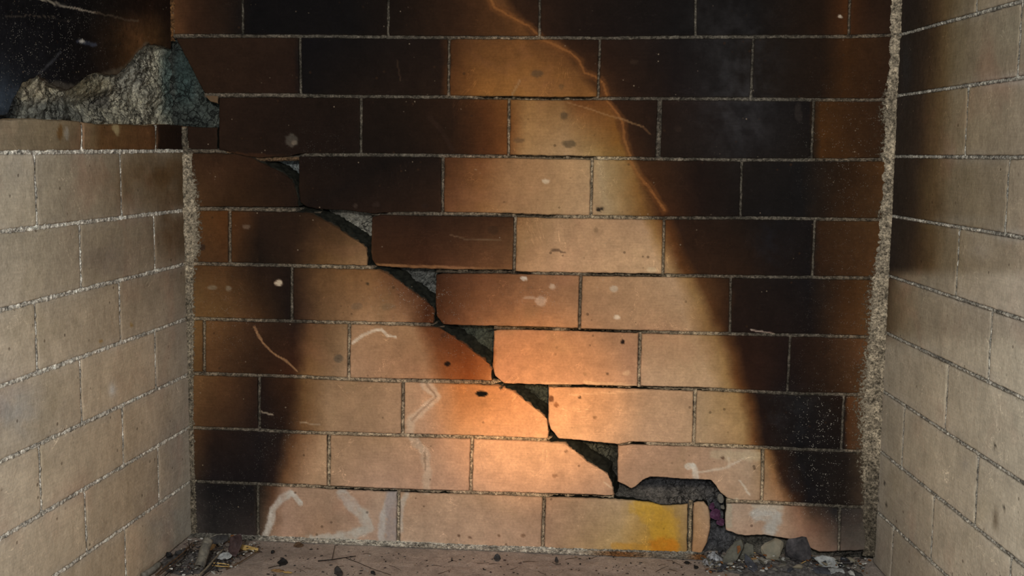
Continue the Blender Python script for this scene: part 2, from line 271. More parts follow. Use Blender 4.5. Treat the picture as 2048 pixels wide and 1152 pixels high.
SPOTS = [(963,787,13,6,(14,12,10),1),(1002,776,4,3,(35,28,22),.9),(895,728,7,5,(22,14,10),.9),(1246,684,4,5,(28,20,16),.95),(1197,419,6,4,(34,28,22),.9),(1204,417,4,4,(34,28,22),.8),(1075,147,15,7,(85,64,42),.7),(1138,288,13,7,(92,74,52),.8),(1127,231,8,8,(88,68,46),.8),(1037,281,14,5,(96,72,48),.6),(1123,174,5,5,(95,68,40),.7),  # first spot is a small hole, its shade painted as dark colour
(583,280,13,14,(66,60,52),.85),(588,285,6,6,(100,90,76),.7),(558,566,9,6,(190,175,148),.95),(1091,363,8,5,(188,164,134),.85),(1048,557,8,4,(200,180,158),.9),(1105,574,7,5,(190,162,134),.75),(1082,602,12,10,(190,160,134),.6),(1060,596,16,3,(190,160,134),.5),(1233,635,7,5,(205,178,148),.95),(1228,577,8,6,(185,165,140),.7),(1254,746,8,6,(205,165,125),.7),(1303,540,9,6,(185,160,125),.6),
(677,718,10,8,(92,78,62),.8),(1102,797,5,7,(85,50,30),.8),(1112,810,5,5,(120,72,42),.7),(1160,795,3,3,(55,38,26),.9),(735,568,4,4,(62,48,32),.9),(713,613,12,8,(100,80,60),.5),(775,613,16,7,(105,82,60),.5),(1112,501,10,3,(75,56,42),.7),(1126,505,6,2,(75,56,42),.7),(1192,460,6,5,(118,92,66),.7),
(403,494,8,7,(42,30,24),.7),(425,575,10,5,(120,105,84),.7),(457,577,6,6,(125,110,90),.7),(493,453,8,5,(110,95,80),.5),(985,460,12,10,(50,34,22),.5),(740,640,9,4,(210,130,70),.0),(1446,916,4,3,(85,62,45),.8),(1133,903,4,3,(110,78,55),.8),(1046,1071,5,4,(105,76,56),.7),(1110,952,6,4,(130,95,70),.7),(918,1071,3,3,(90,66,50),.8),(940,1075,3,3,(90,66,50),.7),
(1268,124,8,6,(44,32,24),.8),(1356,258,8,6,(40,30,24),.7),(1597,225,8,22,(46,40,36),.5),(850,412,8,5,(40,28,22),.6),(752,410,8,6,(46,34,28),.7),(711,412,5,4,(60,48,40),.7),(997,1072,3,3,(92,66,48),.7),(1190,835,4,3,(120,86,58),.7),(1170,748,4,4,(150,112,80),.7),(888,670,7,5,(70,40,24),.7),(1215,748,3,3,(70,50,36),.6),
(1680,33,5,3,(165,150,130),.95),(1750,270,4,4,(60,44,30),.8)]
HAZE = [(1480,120,70,120,(44,42,42),.6),(1400,40,50,50,(34,32,31),.5),(1480,240,60,70,(46,44,44),.65),(1585,830,60,50,(42,42,44),.4),(1540,480,40,60,(30,30,34),.4),(1600,960,50,40,(34,34,38),.4),(1110,470,40,30,(160,126,92),.3)]
SPECK = [(1640,850,60,70,.9),(1620,960,60,60,.8),(1660,1030,60,30,.6),(560,880,50,60,.5),(830,600,90,40,.8),(1085,590,60,40,.35),(640,300,60,40,.15),(1700,700,80,250,.25),(450,640,60,80,.3),(930,700,60,50,.4),(1700,300,90,120,.35),(450,1000,70,50,.4),(1040,640,140,60,.15)]
def back_stain(x, y):
    wx = x+9*fbm(x/60, y/60, 3)+3.5*fbm(x/14, y/14, 9); wy = y+5*fbm(x/50, y/50, 5)
    out = np.zeros(x.shape+(3,))
    lv = np.stack([J(k, x) for k in range(0, 11)], 0)
    ci = np.clip((y[None] > lv).sum(0)-1, 0, 9)
    for k in range(10):
        m = ci == k
        if not m.any(): continue
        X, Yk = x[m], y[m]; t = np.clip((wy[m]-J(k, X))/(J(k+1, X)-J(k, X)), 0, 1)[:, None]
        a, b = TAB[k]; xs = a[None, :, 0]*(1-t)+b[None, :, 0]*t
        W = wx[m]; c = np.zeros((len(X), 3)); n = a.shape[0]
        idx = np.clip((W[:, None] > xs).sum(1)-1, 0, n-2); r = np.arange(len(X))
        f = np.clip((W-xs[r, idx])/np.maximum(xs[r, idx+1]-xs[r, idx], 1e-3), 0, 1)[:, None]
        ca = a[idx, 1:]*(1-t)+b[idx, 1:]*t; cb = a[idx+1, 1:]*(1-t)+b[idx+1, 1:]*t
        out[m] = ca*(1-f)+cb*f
    out *= 1+sstep(640, 920, y)[..., None]*np.array([.13, .17, .27])*np.clip((out.mean(-1, keepdims=True)-60)/60, 0, 1)  # lower courses lightened in colour, partly to offset weaker light there
    out *= (1+.08*fbm(x/90, y/90, 21)+.07*fbm(x/20, y/26, 22))[..., None]
    n1 = fbm(x/9, y/9, 31); n2 = fbm(x/26, y/26, 33)
    for cx, cy, rx, ry, c, s in HAZE:
        d = np.exp(-(((x-cx)/rx)**2+((y-cy)/ry)**2))*s*np.clip(.6+1.3*fbm(x/22, y/22, 41)+.5*n1, 0, 1.4); out += (np.array(c)-out)*np.clip(d, 0, 1)[..., None]
    for pts, wd, c, s in LINES:
        d = dist_poly(wx*.35+x*.65, wy*.35+y*.65, pts)+n1*wd*.45+n2*wd*.35; lo_ = pts[0][1] > 640; f = min(1, s*(1.18 if lo_ else 1))*(1-sstep(wd*.6, wd*1.15, d))*np.clip(.9+.5*n1, 0, 1); out += (np.array(c)*(1.14 if lo_ else 1)-out)*np.clip(f, 0, 1)[..., None]
    for cx, cy, rx, ry, c, s in SPOTS:
        d = np.hypot((x-cx)/rx, (y-cy)/ry)+.38*n1; f = s*(1-sstep(.75, 1.15, d)); out += (np.array(c)-out)*f[..., None]
    return np.clip(out, 8, 250)
def smear_r(y): return np.interp(y, [-200,0,110,140,190,230,260,310,330,370,430,450,520,600,660,720,800,860,950,1010,1060,1110], [4,8,12,24,42,46,30,38,22,18,36,22,36,52,46,50,56,48,36,24,14,10])
def smear_l(y): return np.interp(y, [-200,60,250,310,330,380,430,500,525,560,640,760,900,960,990,1060,1080], [3,6,6,14,18,30,34,34,22,16,13,9,8,9,10,10,12])
def back_fx(x, y):
    dr = corner_r(y)-x; dl = x-corner_l(y); r = np.clip(1.25-dr/np.maximum(smear_r(y), 1), 0, 1)+0; l = np.clip(1.25-dl/np.maximum(smear_l(y), 1), 0, 1)
    g = np.zeros(x.shape)
    for cx, cy, rx, ry, s in SPECK: g += s*np.exp(-(((x-cx)/rx)**2+((y-cy)/ry)**2))
    base = .65*np.exp(-((J(10, x)-y)/6)**2)*(x < 1240)
    return np.stack([np.clip(np.maximum(np.maximum(r, l), base), 0, 1), np.clip(g, 0, 1), np.zeros_like(g)], -1)

E_BACK, E_SIDE = 0.87, 0.62
def tint(c, E): return np.clip(lin(c)/E, .001, .95)

# ---------------------------------------------------------------- brick builder (Coons patch with worn arrises and real depth)
def resample(p, s):
    p = np.asarray(p, float); d = np.r_[0, np.cumsum(np.hypot(*np.diff(p, axis=0).T))]; d /= d[-1]
    return np.stack([np.interp(s, d, p[:, 0]), np.interp(s, d, p[:, 1])], -1)
def grid1(L, step):
    e = [0, .0007, .0016, .0032]; n = max(2, int((L-.0064)/step)); mid = np.linspace(.0032, L-.0032, n+1)[1:-1]
    return np.array(e+list(mid)+[L-q for q in e[::-1]])/L
class Acc:
    def __init__(s): s.V = []; s.F = []; s.S = []; s.X = []; s.n = 0
    def add(s, V, F, S, X): s.V.append(V); s.F.append(F+s.n); s.S.append(S); s.X.append(X); s.n += len(V)
    def build(s, name, mat, parent=None): return new_mesh(name, np.concatenate(s.V), np.concatenate(s.F), mat, parent, np.concatenate(s.S), np.concatenate(s.X))
def brick(acc, pl, top, right, bottom, left, stain, fx, E, step=.0024, depth=.045, slant=None, inner=(31,31,26), seed=0, wob=.0009, off=0., uvin=False, warp=1.):
    cv = (lambda p: np.asarray(p, float)) if uvin else pl.uv
    top, right, bottom, left = cv(top), cv(right), cv(bottom), cv(left)
    L = max(np.hypot(*np.diff(top, axis=0).T).sum(), .012); H = max(np.hypot(*np.diff(left, axis=0).T).sum(), np.hypot(*np.diff(right, axis=0).T).sum(), .012)
    s = grid1(L, step); t = grid1(H, step); S, T = np.meshgrid(s, t); 
    tp, bt, lf, rt = resample(top, s), resample(bottom, s), resample(left, t), resample(right, t)
    s_, t_ = S[..., None], T[..., None]
    P = (1-t_)*tp[None]+t_*bt[None]+(1-s_)*lf[:, None]+s_*rt[:, None]-((1-s_)*(1-t_)*top[0]+s_*(1-t_)*top[-1]+(1-s_)*t_*bottom[0]+s_*t_*bottom[-1])
    u, v = P[..., 0], P[..., 1]
    u2 = u+wob*fbm(u*90, v*90, 50)+wob*.6*fbm(u*300, v*300, 51); v2 = v+wob*fbm(u*90, v*90, 52)+wob*.6*fbm(u*300, v*300, 53)
    de = np.minimum(np.minimum(S, 1-S)*L, np.minimum(T, 1-T)*H)
    dc = np.hypot(np.maximum(.010-np.minimum(S, 1-S)*L, 0), np.maximum(.010-np.minimum(T, 1-T)*H, 0))
    rr = .0022*(1+.9*np.clip(fbm(u*70, v*70, 60), -.5, 1)); q = np.clip(1-de/np.maximum(rr, .0008), 0, 1)
    dep = rr*(1-np.sqrt(np.clip(1-q*q, 0, 1)))+.0012*np.clip((dc-.0095)/.004, 0, 1)+.0006*fbm(u*25, v*25, 61)+.0003*fbm(u*140, v*140, 62)+.0004*hsh(np.array([seed]), np.array([3]), 5)[0]
    P3 = pl.p3(u2, v2, off-dep); ny, nx = S.shape; px, py = to_px(pl.p3(u, v, 0.))
    C = stain(px, py); X = fx(px, py); C = C*(1+.05*(hsh(np.array([seed]), np.array([7]), 5)[0]-.5)*2)
    # colour darkens towards the rounded arris
    g = sstep(.0022, .0002, de)[..., None]*.30; C = C*(1-g)+np.array([46,38,30])*g
    id_ = np.arange(nx*ny).reshape(ny, nx)
    F = np.stack([id_[:-1, :-1], id_[1:, :-1], id_[1:, 1:], id_[:-1, 1:]], -1).reshape(-1, 4)
    ring = np.r_[id_[0, :-1], id_[:-1, -1], id_[-1, :0:-1], id_[:0:-1, 0]]
    side = np.r_[np.zeros(nx-1), np.ones(ny-1), np.full(nx-1, 2), np.full(ny-1, 3)].astype(int)
    V = [P3.reshape(-1, 3)]; Cs = [C.reshape(-1, 3)]; Xs = [X.reshape(-1, 3)]; prev = ring; n = nx*ny; ru, rv = u2.ravel()[ring], v2.ravel()[ring]
    for dd in (.0035, .006, .010, .015, .020, .025, .030, depth):
        du = np.zeros(len(ring)); dv = np.zeros(len(ring))
        if slant:
            for sd, (a, b) in slant.items():
                m = side == sd; du[m] += a*min(dd, .03)/.03; dv[m] += b*min(dd, .03)/.03
        nz = .0011*fbm(ru*120+dd*300, rv*120, 70)+(.0035*fbm(ru*150+dd*260, rv*150-dd*200, 71) if slant else 0)
        V.append(pl.p3(ru+du+nz, rv+dv+nz, off-dd)); Cs.append(np.array(inner, float)[None]*(1+.6*fbm(ru*160+dd*300, rv*160, 72))[:, None]); Xs.append(np.zeros((len(ring), 3)))
        cur = np.arange(len(ring))+n; n += len(ring)
        F = np.concatenate([F, np.stack([prev, np.roll(prev, -1), np.roll(cur, -1), cur], -1)]); prev = cur
    V = np.concatenate(V); F = F[:, ::-1] if np.dot(np.cross(P3[1, 0]-P3[0, 0], P3[0, 1]-P3[0, 0]), pl.N)*(-1) < 0 and False else F
    acc.add(V, F, tint(np.concatenate(Cs), E), np.concatenate(Xs))

# ================================================================ BACK WALL
VJ = {0:[(485,485),(777,776),(1080,1079),(1392,1391),(1702,1698)],1:[(600,601),(898,897),(1200,1196),(1507,1502)],2:[None,(722,722),(1018,1017),(1320,1316),(1628,1623)],3:[None,(886,885),(1184,1182),(1484,1481)],
4:[(459,459),None,(1031,1028),(1328,1326),(1630,1625)],5:[(583,583),None,(1162,1159),(1462,1460)],6:[(408,408),(698,697),None,(1281,1278),(1581,1575)],7:[(518,518),(806,805),None,(1391,1388),(1688,1683)],8:[(658,657),(944,941),None,(1527,1524)],9:[(515,515),(797,796),(1088,1085),(1382,1379)]}
VJ[-1] = [(600-15,600-14),(890,891),(1195,1196),(1510,1508)]; VJ[-2] = [(480,480),(770,771),(1080,1081),(1395,1394),(1705,1704)]
HW, VW = 3.0, 2.3
acc = Acc(); sd = 0
def row(k, x0, x1, n=14):
    xs = np.linspace(x0, x1, n); return xs
def std(k, a, b, top=None, right=None, bottom=None, left=None, slant=None, off=0.):
    """a, b: (x at top, x at bottom) of the left and right end of a brick in course k"""
    global sd; sd += 1
    tx = np.linspace(a[0], b[0], 16); bx = np.linspace(a[1], b[1], 16)
    T = top or [(x, J(k, x)+HW) for x in tx]; B = bottom or [(x, J(k+1, x)-HW) for x in bx]
    L = left or [T[0], B[0]]; Rr = right or [T[-1], B[-1]]
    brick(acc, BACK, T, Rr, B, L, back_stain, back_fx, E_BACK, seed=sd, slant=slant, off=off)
for k in (-2, -1, 0):
    cl = lambda y: float(corner_l(y)); cr = lambda y: float(corner_r(y)); y0, y1 = float(J(k, 1000)), float(J(k+1, 1000))
    e = [(cl(y0)-2, cl(y1)-2)]+VJ[k]+[(cr(y0)+3, cr(y1)+3)]
    for i in range(len(e)-1):
        a = (e[i][0]+(VW if i else 0), e[i][1]+(VW if i else 0)); b = (e[i+1][0]-(VW if i < len(e)-2 else 0), e[i+1][1]-(VW if i < len(e)-2 else 0)); std(k, a, b)
def run(k, ents, closeR=True):
    y0, y1 = float(J(k, 1780)), float(J(k+1, 1780))
    vw = lambda e: 4.8 if (k == 2 and 1310 < e[0] < 1330) else VW
    for i in range(len(ents)-1): std(k, (ents[i][0]+vw(ents[i]), ents[i][1]+vw(ents[i])), (ents[i+1][0]-vw(ents[i+1]), ents[i+1][1]-vw(ents[i+1])))
    if closeR: std(k, (ents[-1][0]+VW, ents[-1][1]+VW), (float(corner_r(y0))+3, float(corner_r(y1))+3))
# course 1: first brick broken away to the lower left
std(1, (350,410), (597,598), top=[(352,76),(450,75),(597,75.5)], left=[(352,76),(370,112),(385,140),(397,165),(409,187)], bottom=[(409,187),(450,186.5),(598,187)])
run(1, VJ[1])
# course 2
std(2, (438,438), (719,719), left=[(438,195),(437,250),(438,300)], bottom=[(438,300),(455,303),(475,309),(500,314),(520,316),(545,314),(575,313),(600,307),(719,306.5)])
run(2, VJ[2][1:])
std(2, (374,374), (434,434), top=[(374,252),(400,254),(434,255)], left=[(374,252),(374,298)], right=[(434,255),(434,299)], bottom=[(374,298),(434,299)])
brick(acc, BACK, [(408,190.5),(420,190.5),(436,191)], [(436,191),(436,208)], [(412,193),(420,203),(436,208)], [(408,190.5),(412,193)], lambda x, y: np.ones(x.shape+(1,))*np.array([86,68,50.]), back_fx, E_BACK, seed=77, depth=.02)
# course 3
std(3, (371,373), (583,595), top=[(371,306),(440,307),(470,308),(500,315),(530,329),(560,344),(583,359)], right=[(583,359),(590,378),(594,395),(596,414)], left=[(371,306),(373,414)], slant={0:(.006,.010),1:(.012,.006)})
std(3, (598,600), (882,882), left=[(598,313),(597,380),(600,404),(612,414)], bottom=[(612,414),(640,418),(700,421),(745,427),(800,424),(882,425)])
run(3, VJ[3][1:])
# course 4
std(4, (373,375), (456,456)); std(4, (462,462), (735,735), top=[(462,422),(560,424),(618,426),(640,436),(668,452),(700,473),(726,489),(733,497)], right=[(733,497),(735,515),(734,531)], bottom=[(462,525),(600,529),(734,532)], slant={0:(.007,.013),1:(.008,.004)})
std(4, (744,742), (1028,1025), top=[(743,434),(760,430),(900,432),(1028,434)], left=[(743,434),(742,500),(744,520),(753,532)], bottom=[(753,532),(800,536),(850,538),(1025,540)])
run(4, VJ[4][2:])
# course 5
std(5, (376,378), (580,580)); std(5, (586,586), (868,868), top=[(586,535),(700,538),(758,539),(785,553),(815,575),(845,598),(866,614)], right=[(866,614),(869,625),(867,646)], bottom=[(586,640),(700,643),(867,647)], slant={0:(.007,.013),1:(.006,.004)})
std(5, (872,872), (1159,1156), top=[(872,549),(885,547),(1000,547),(1159,551)], left=[(872,549),(871,610),(873,632),(886,649)], bottom=[(886,649),(930,651),(1000,652),(1156,657)])
run(5, VJ[5][2:])
# course 6
std(6, (379,380), (405,405)); run(6, VJ[6][:2], False); std(6, (701,700), (983,983), top=[(701,648),(800,651),(876,655),(900,668),(930,690),(955,710),(978,728)], right=[(978,728),(983,740),(984,761)], bottom=[(700,756),(850,759),(984,762)], slant={0:(.007,.013),1:(.005,.004)})
std(6, (988,986), (1277,1275), top=[(988,662),(1000,659),(1120,661),(1277,666)], left=[(988,662),(985,735),(990,752),(1008,767)], bottom=[(1008,767),(1060,769),(1150,770),(1275,773)])
run(6, VJ[6][3:])
# course 7
std(7, (381,381), (515,515)); std(7, (521,521), (803,802)); std(7, (809,808), (1095,1096), top=[(809,764),(950,769),(1000,772),(1025,782),(1055,805),(1080,825),(1095,840)], right=[(1095,840),(1098,858),(1095,877)], bottom=[(808,868),(950,872),(1095,878)], slant={0:(.007,.012),1:(.004,.003)})
std(7, (1097,1097), (1387,1385), top=[(1097,774),(1120,774),(1250,777),(1387,782)], left=[(1097,774),(1096,840),(1101,858),(1116,877)], bottom=[(1116,877),(1160,881),(1235,889),(1260,884),(1385,887)])
run(7, VJ[7][3:])
# course 8
std(8, (382,383), (654,654)); std(8, (661,660), (941,938)); std(8, (947,944), (1228,1227), top=[(947,878),(1060,882),(1128,886),(1150,902),(1175,924),(1200,938),(1215,948)], right=[(1215,948),(1224,966),(1228,991)], bottom=[(944,983),(1080,987),(1228,992)], slant={0:(.009,.012),1:(.008,.004)})
std(8, (1236,1236), (1523,1521), top=[(1236,891),(1260,889),(1380,893),(1523,899)], left=[(1236,891),(1235,930),(1235,964)], bottom=[(1235,964),(1248,970),(1262,978),(1273,973),(1285,961),(1300,954),(1330,955),(1365,958),(1422,960),(1432,972),(1440,985),(1455,997),(1475,1001),(1521,1002)])
run(8, [VJ[8][3]])
# course 9
std(9, (384,386), (512,512)); std(9, (518,518), (794,793)); std(9, (800,799), (1085,1082))
B9 = lambda x: float(J(10, x))-5
std(9, (1091,1088), (1376,1374), top=[(1091,994),(1200,997),(1270,1001),(1300,1004),(1323,1011),(1350,1010),(1376,1008)])
std(9, (1387,1384), (1408,1404), top=[(1387,1006),(1396,1003),(1408,1004)], right=[(1408,1004),(1417,1014),(1421,1035),(1420,1060),(1414,1085),(1404,1108)], bottom=[(1384,B9(1384)),(1404,B9(1404))])
std(9, (1452,1452), (1676,1676), top=[(1452,1007),(1530,1009),(1677,1016)], left=[(1452,1007),(1450,1040),(1452,1061)], bottom=[(1452,1061),(1470,1068),(1492,1072),(1530,1070),(1558,1075),(1585,1079),(1605,1086),(1625,1099),(1640,1105),(1676,1103)])
std(9, (1683,1680), (1749,1742), bottom=[(1680,1103),(1742,1100)])
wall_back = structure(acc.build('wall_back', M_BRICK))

# mortar joints as rough ribbons
MA = Acc()
GAPS = {2:[(960,1185)],3:[(1020,1185),(455,600)],4:[(600,770),(1000,1110)],5:[(750,1060),(1180,1325)],6:[(868,1100),(1130,1290)],7:[(985,1420)],8:[(1100,1290)],9:[(640,900),(1100,1228)]}
def ribbon(acc, pl, path, hw, stain, E, gap=None, base=.0014, step=.0016, nacross=7, seed=0, bulge=.0):
    """path: polyline in wall coordinates (metres); hw half width in metres"""
    p = np.asarray(path, float); Ln = np.hypot(*np.diff(p, axis=0).T).sum(); n = max(3, int(Ln/step)); s = np.linspace(0, 1, n); c = resample(p, s)
    tn = np.gradient(c, axis=0); tn /= np.hypot(tn[:, 0], tn[:, 1])[:, None]+1e-12; nn = np.stack([-tn[:, 1], tn[:, 0]], -1)
    a = np.linspace(-1, 1, nacross); hwv = hw*np.ones(n)
    u = c[:, None, 0]+nn[:, None, 0]*a[None]*hwv[:, None]; v = c[:, None, 1]+nn[:, None, 1]*a[None]*hwv[:, None]
    dep = base+.0035*np.abs(a[None])**2.5+.0022*fbm(u*210, v*210, 80+seed)+.0016*np.clip(fbm(u*45, v*45, 81), -.3, 1)-bulge
    if gap is not None:
        g = gap(c)[:, None]; dep = dep+g*.016*(a[None] > -.45)+g*.002
    P = pl.p3(u, v, -dep); px, py = to_px(P); C = stain(px, py)
    C = C*(1-.35*np.abs(a[None])**2)[..., None]  # ribbon edges darkened in colour, standing in for thin joint shadows
    id_ = np.arange(n*nacross).reshape(n, nacross); F = np.stack([id_[:-1, :-1], id_[1:, :-1], id_[1:, 1:], id_[:-1, 1:]], -1).reshape(-1, 4)
    acc.add(P.reshape(-1, 3), F, tint(C.reshape(-1, 3), E), np.zeros((n*nacross, 3)))
def mort_stain(x, y):
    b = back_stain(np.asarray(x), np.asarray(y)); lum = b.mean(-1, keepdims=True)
    c = np.array([128, 120, 104.])*np.ones(b.shape); c = c*(.60+.14*np.clip((lum-20)/60, 0, 1))+b*.30+np.clip((lum-60)/100, 0, 1)*np.array([22,16,8])
    c *= (1+.25*fbm(x/30, y/30, 90)+.2*fbm(x/7, y/7, 91))[..., None]
    dk = np.exp(-(((x-1120)/230)**2+((y-620)/160)**2))*.35; return np.clip(c*(1-dk)[..., None], 12, 215)
SKIP = {4:[(640,742)],5:[(764,871)],6:[(888,987)],7:[(1006,1096)],8:[(1130,1235)],9:[(1228,1452)]}
for k in range(-1, 10):
    y = float(J(k, 1000)); x0 = float(corner_l(J(k, 350)))-2 if k != 2 else 408; x1 = float(corner_r(J(k, 1780)))+2
    spans = []; cur = x0
    for a, b in SKIP.get(k, []): spans.append((cur, a)); cur = b
    spans.append((cur, x1))
    for a, b in spans:
        xs = np.linspace(a, b, max(3, int((b-a)/25))); uv = BACK.uv(np.stack([xs, J(k, xs)], -1))
        gs = GAPS.get(k)
        def gf(c, gs=gs):
            X, Y = to_px(BACK.p3(c[:, 0], c[:, 1])); r = np.zeros(len(X))
            for g0, g1 in gs or []: r = np.maximum(r, sstep(g0-10, g0+10, X)*(1-sstep(g1-10, g1+10, X)))
            return r*np.clip(1.1+1.2*fbm(X/18, X*0, 95), 0, 1)
        ribbon(MA, BACK, uv, .0049, mort_stain, E_BACK, gf if gs else None, seed=k+3)
for k in range(-2, 10):
    for e in VJ[k]:
        if not e: continue
        a, b = e; top = (a, float(J(k, a))+1); bot = (b, float(J(k+1, b))-1)
        if k == 9: bot = (b, float(J(10, b))-2)
        ribbon(MA, BACK, BACK.uv([top, bot]), .0062 if (k == 2 and 1310 < a < 1330) else .0037, mort_stain, E_BACK, seed=k+20, base=.0018, nacross=6)
ribbon(MA, BACK, BACK.uv([(371,252),(371,300)]), .0035, mort_stain, E_BACK, seed=44)
ribbon(MA, BACK, BACK.uv([(1680,1016),(1678,1102)]), .0034, mort_stain, E_BACK, seed=45)
ribbon(MA, BACK, BACK.uv([(437,298),(480,313),(520,319),(597,317)]), .004, lambda x, y: np.ones(x.shape+(1,))*np.array([92,72,52.]), E_BACK, seed=46, base=.004)
mj = MA.build('mortar_joints', M_MORTAR, wall_back); mj['label'] = 'pale crumbling mortar between the bricks'

# mortar fillets in the two back corners
FA = Acc()
def corner_fillet(side):
    ys = np.linspace(-330, 1112, 760); na = 9; P = np.zeros((len(ys), na, 3)); 
    for i, y in enumerate(ys):
        if side > 0: wb = np.interp(y, [-300, 0, 200, 330, 420, 560, 700, 900, 1100], [.014, .016, .015, .018, .016, .024, .028, .030, .018]); ws = .006; c = BACK.uv((corner_r(y), y)); x0 = XR
        else: wb = np.interp(y, [-300, 60, 304, 306, 420, 560, 700, 1100], [.005, .006, .006, .016, .018, .012, .007, .007]); ws = .009; c = BACK.uv((corner_l(y), y)); x0 = XL if y > 240 else XL-.018
        z = c[1]; A = np.array([x0-side*wb, 0]); Cc = np.array([x0+side*.002, .002]); Bp = np.array([x0+side*.001, -ws])
        for j in range(na):
            t = j/(na-1); q = (1-t)**2*A+2*t*(1-t)*Cc+t*t*Bp; P[i, j] = (q[0], q[1]-.0016, z)
    nz = fbm(P[..., 0]*260+7, P[..., 2]*260, 100, 5); fr = np.clip(np.minimum(np.arange(na), 2)/2, 0, 1)
    P[..., 1] -= (.0030*(nz+.15))*np.ones(na)-.0012*(1-fr); P[:, 0, 0] += side*.006*fbm(ys/14, ys*0, 103, 4); P[:, 0, 1] = .0012; P[:, -1, 0] += side*.003
    px, py = to_px(P); C = np.ones(P.shape)*np.array([138,126,106.]); C *= (1+.35*nz+.15*fbm(px/20, py/20, 102))[..., None]
    if side > 0:
        k_ = sstep(860, 1060, py)[..., None]; C = C*(1-k_*.38)
    else: C[...] *= np.interp(py, [300, 310, 500, 620, 1000, 1080], [.66, 1, 1, .85, .75, .6])[..., None]; C = np.where((py < 255)[..., None], np.array([92,64,38.])*(1+.3*nz[..., None]), C)
    id_ = np.arange(len(ys)*na).reshape(len(ys), na); F = np.stack([id_[:-1, :-1], id_[1:, :-1], id_[1:, 1:], id_[:-1, 1:]], -1)
    if side < 0:  # corner is broken out between the soot panel and the next joint down
        keep = (ys[:-1] < 82) | (ys[:-1] > 252); F = F[keep]
    FA.add(P.reshape(-1, 3), F.reshape(-1, 4), tint(np.clip(C, 10, 200).reshape(-1, 3), .78), np.zeros((len(ys)*na, 3)))
corner_fillet(1); corner_fillet(-1)
cf = FA.build('corner_mortar', M_MORTAR, wall_back); cf['label'] = 'thick rough mortar smeared into the corners'

# base strip, where the wall meets the hearth
BA = Acc(); xs = np.linspace(380, 1408, 620); na = 8; P = np.zeros((len(xs), na, 3)); z0 = BACK.uv(np.stack([xs, J(10, xs)-6], -1))[:, 1]; xx = BACK.uv(np.stack([xs, J(10, xs)], -1))[:, 0]
for j in range(na):
    t = j/(na-1); P[:, j, 0] = xx; P[:, j, 1] = .002-.020*t**1.5-.002*np.sin(math.pi*t); P[:, j, 2] = np.maximum(z0, .004)*(1-t)**1.3+.0005
nz = fbm(P[..., 0]*200, P[..., 1]*300+P[..., 2]*200, 110, 5); P[..., 2] += .0018*nz; P[..., 1] -= .0016*nz
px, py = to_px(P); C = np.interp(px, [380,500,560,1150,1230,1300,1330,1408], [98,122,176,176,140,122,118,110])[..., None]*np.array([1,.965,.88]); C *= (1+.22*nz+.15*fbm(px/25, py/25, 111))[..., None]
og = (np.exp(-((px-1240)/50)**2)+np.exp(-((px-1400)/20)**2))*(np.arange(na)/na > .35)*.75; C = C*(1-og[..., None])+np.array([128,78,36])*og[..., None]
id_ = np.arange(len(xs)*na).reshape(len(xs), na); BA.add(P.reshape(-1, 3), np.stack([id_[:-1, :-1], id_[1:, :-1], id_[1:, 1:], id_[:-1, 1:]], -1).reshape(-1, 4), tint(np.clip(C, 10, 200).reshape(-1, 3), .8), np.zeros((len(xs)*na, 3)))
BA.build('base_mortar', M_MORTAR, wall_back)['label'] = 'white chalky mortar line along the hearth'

# rubble core seen through the cracks
us = np.arange(-.76, .60, .0034); vs_ = np.arange(-.01, 1.25, .0034); U, Vv = np.meshgrid(us, vs_); px, py = to_px(BACK.p3(U, Vv))
n1 = fbm(U*28, Vv*28, 120, 5); n2 = fbm(U*90, Vv*90, 121, 4); n3 = fbm(U*220, Vv*220, 122, 3); dep = .033+.009*n1+.006*n2+.003*n3
ul = sstep(470, 430, px)*sstep(330, 300, py); dep = dep*(1-ul)+ul*(.020+.010*n1+.005*n2+.012*sstep(352, 400, px))
gg = sstep(1215, 1240, px)*sstep(940, 960, py); dep = dep*(1-gg)+gg*(.034-.026*sstep(985, 1012, py)*sstep(1425, 1400, px)+.008*n1+.007*n2+.003*n3)
C = np.ones(U.shape+(3,))*np.array([70,68,62.])
def reg(cx, cy, rx, ry, c, s=1.):
    global C
    f = s*np.exp(-(((px-cx)/rx)**4+((py-cy)/ry)**4)); C = C*(1-f[..., None])+np.array(c, float)*f[..., None]
reg(395, 190, 70, 120, (76,82,76)); reg(358, 150, 18, 60, (62,78,75), .8); reg(400, 130, 30, 40, (44,56,54), .7); reg(425, 245, 22, 26, (92,96,88)); reg(565, 340, 50, 40, (100,104,102)); reg(715, 455, 60, 45, (128,124,112)); reg(845, 575, 50, 45, (104,104,98))
reg(955, 685, 55, 45, (74,78,68)); reg(1070, 800, 50, 45, (66,70,62)); reg(1190, 910, 60, 45, (72,72,62)); reg(1340, 985, 130, 30, (66,66,68)); reg(1435, 1060, 50, 60, (84,84,86)); reg(1600, 1110, 120, 30, (110,106,96)); reg(1320, 998, 110, 15, (124,116,106), .9); reg(1430, 1075, 40, 40, (92,92,94), .8); reg(1250, 975, 30, 30, (88,84,76), .7)
C *= (1+.25*n1+.15*n2)[..., None]
P = BACK.p3(U, Vv, -dep); h, w_ = U.shape; id_ = np.arange(h*w_).reshape(h, w_)
rc = new_mesh('rubble_core', P.reshape(-1, 3), np.stack([id_[:-1, :-1], id_[:-1, 1:], id_[1:, 1:], id_[1:, :-1]], -1).reshape(-1, 4), M_RUBBLE, wall_back, tint(C.reshape(-1, 3), .7))
rc['label'] = 'grey broken rubble behind the cracked bricks'

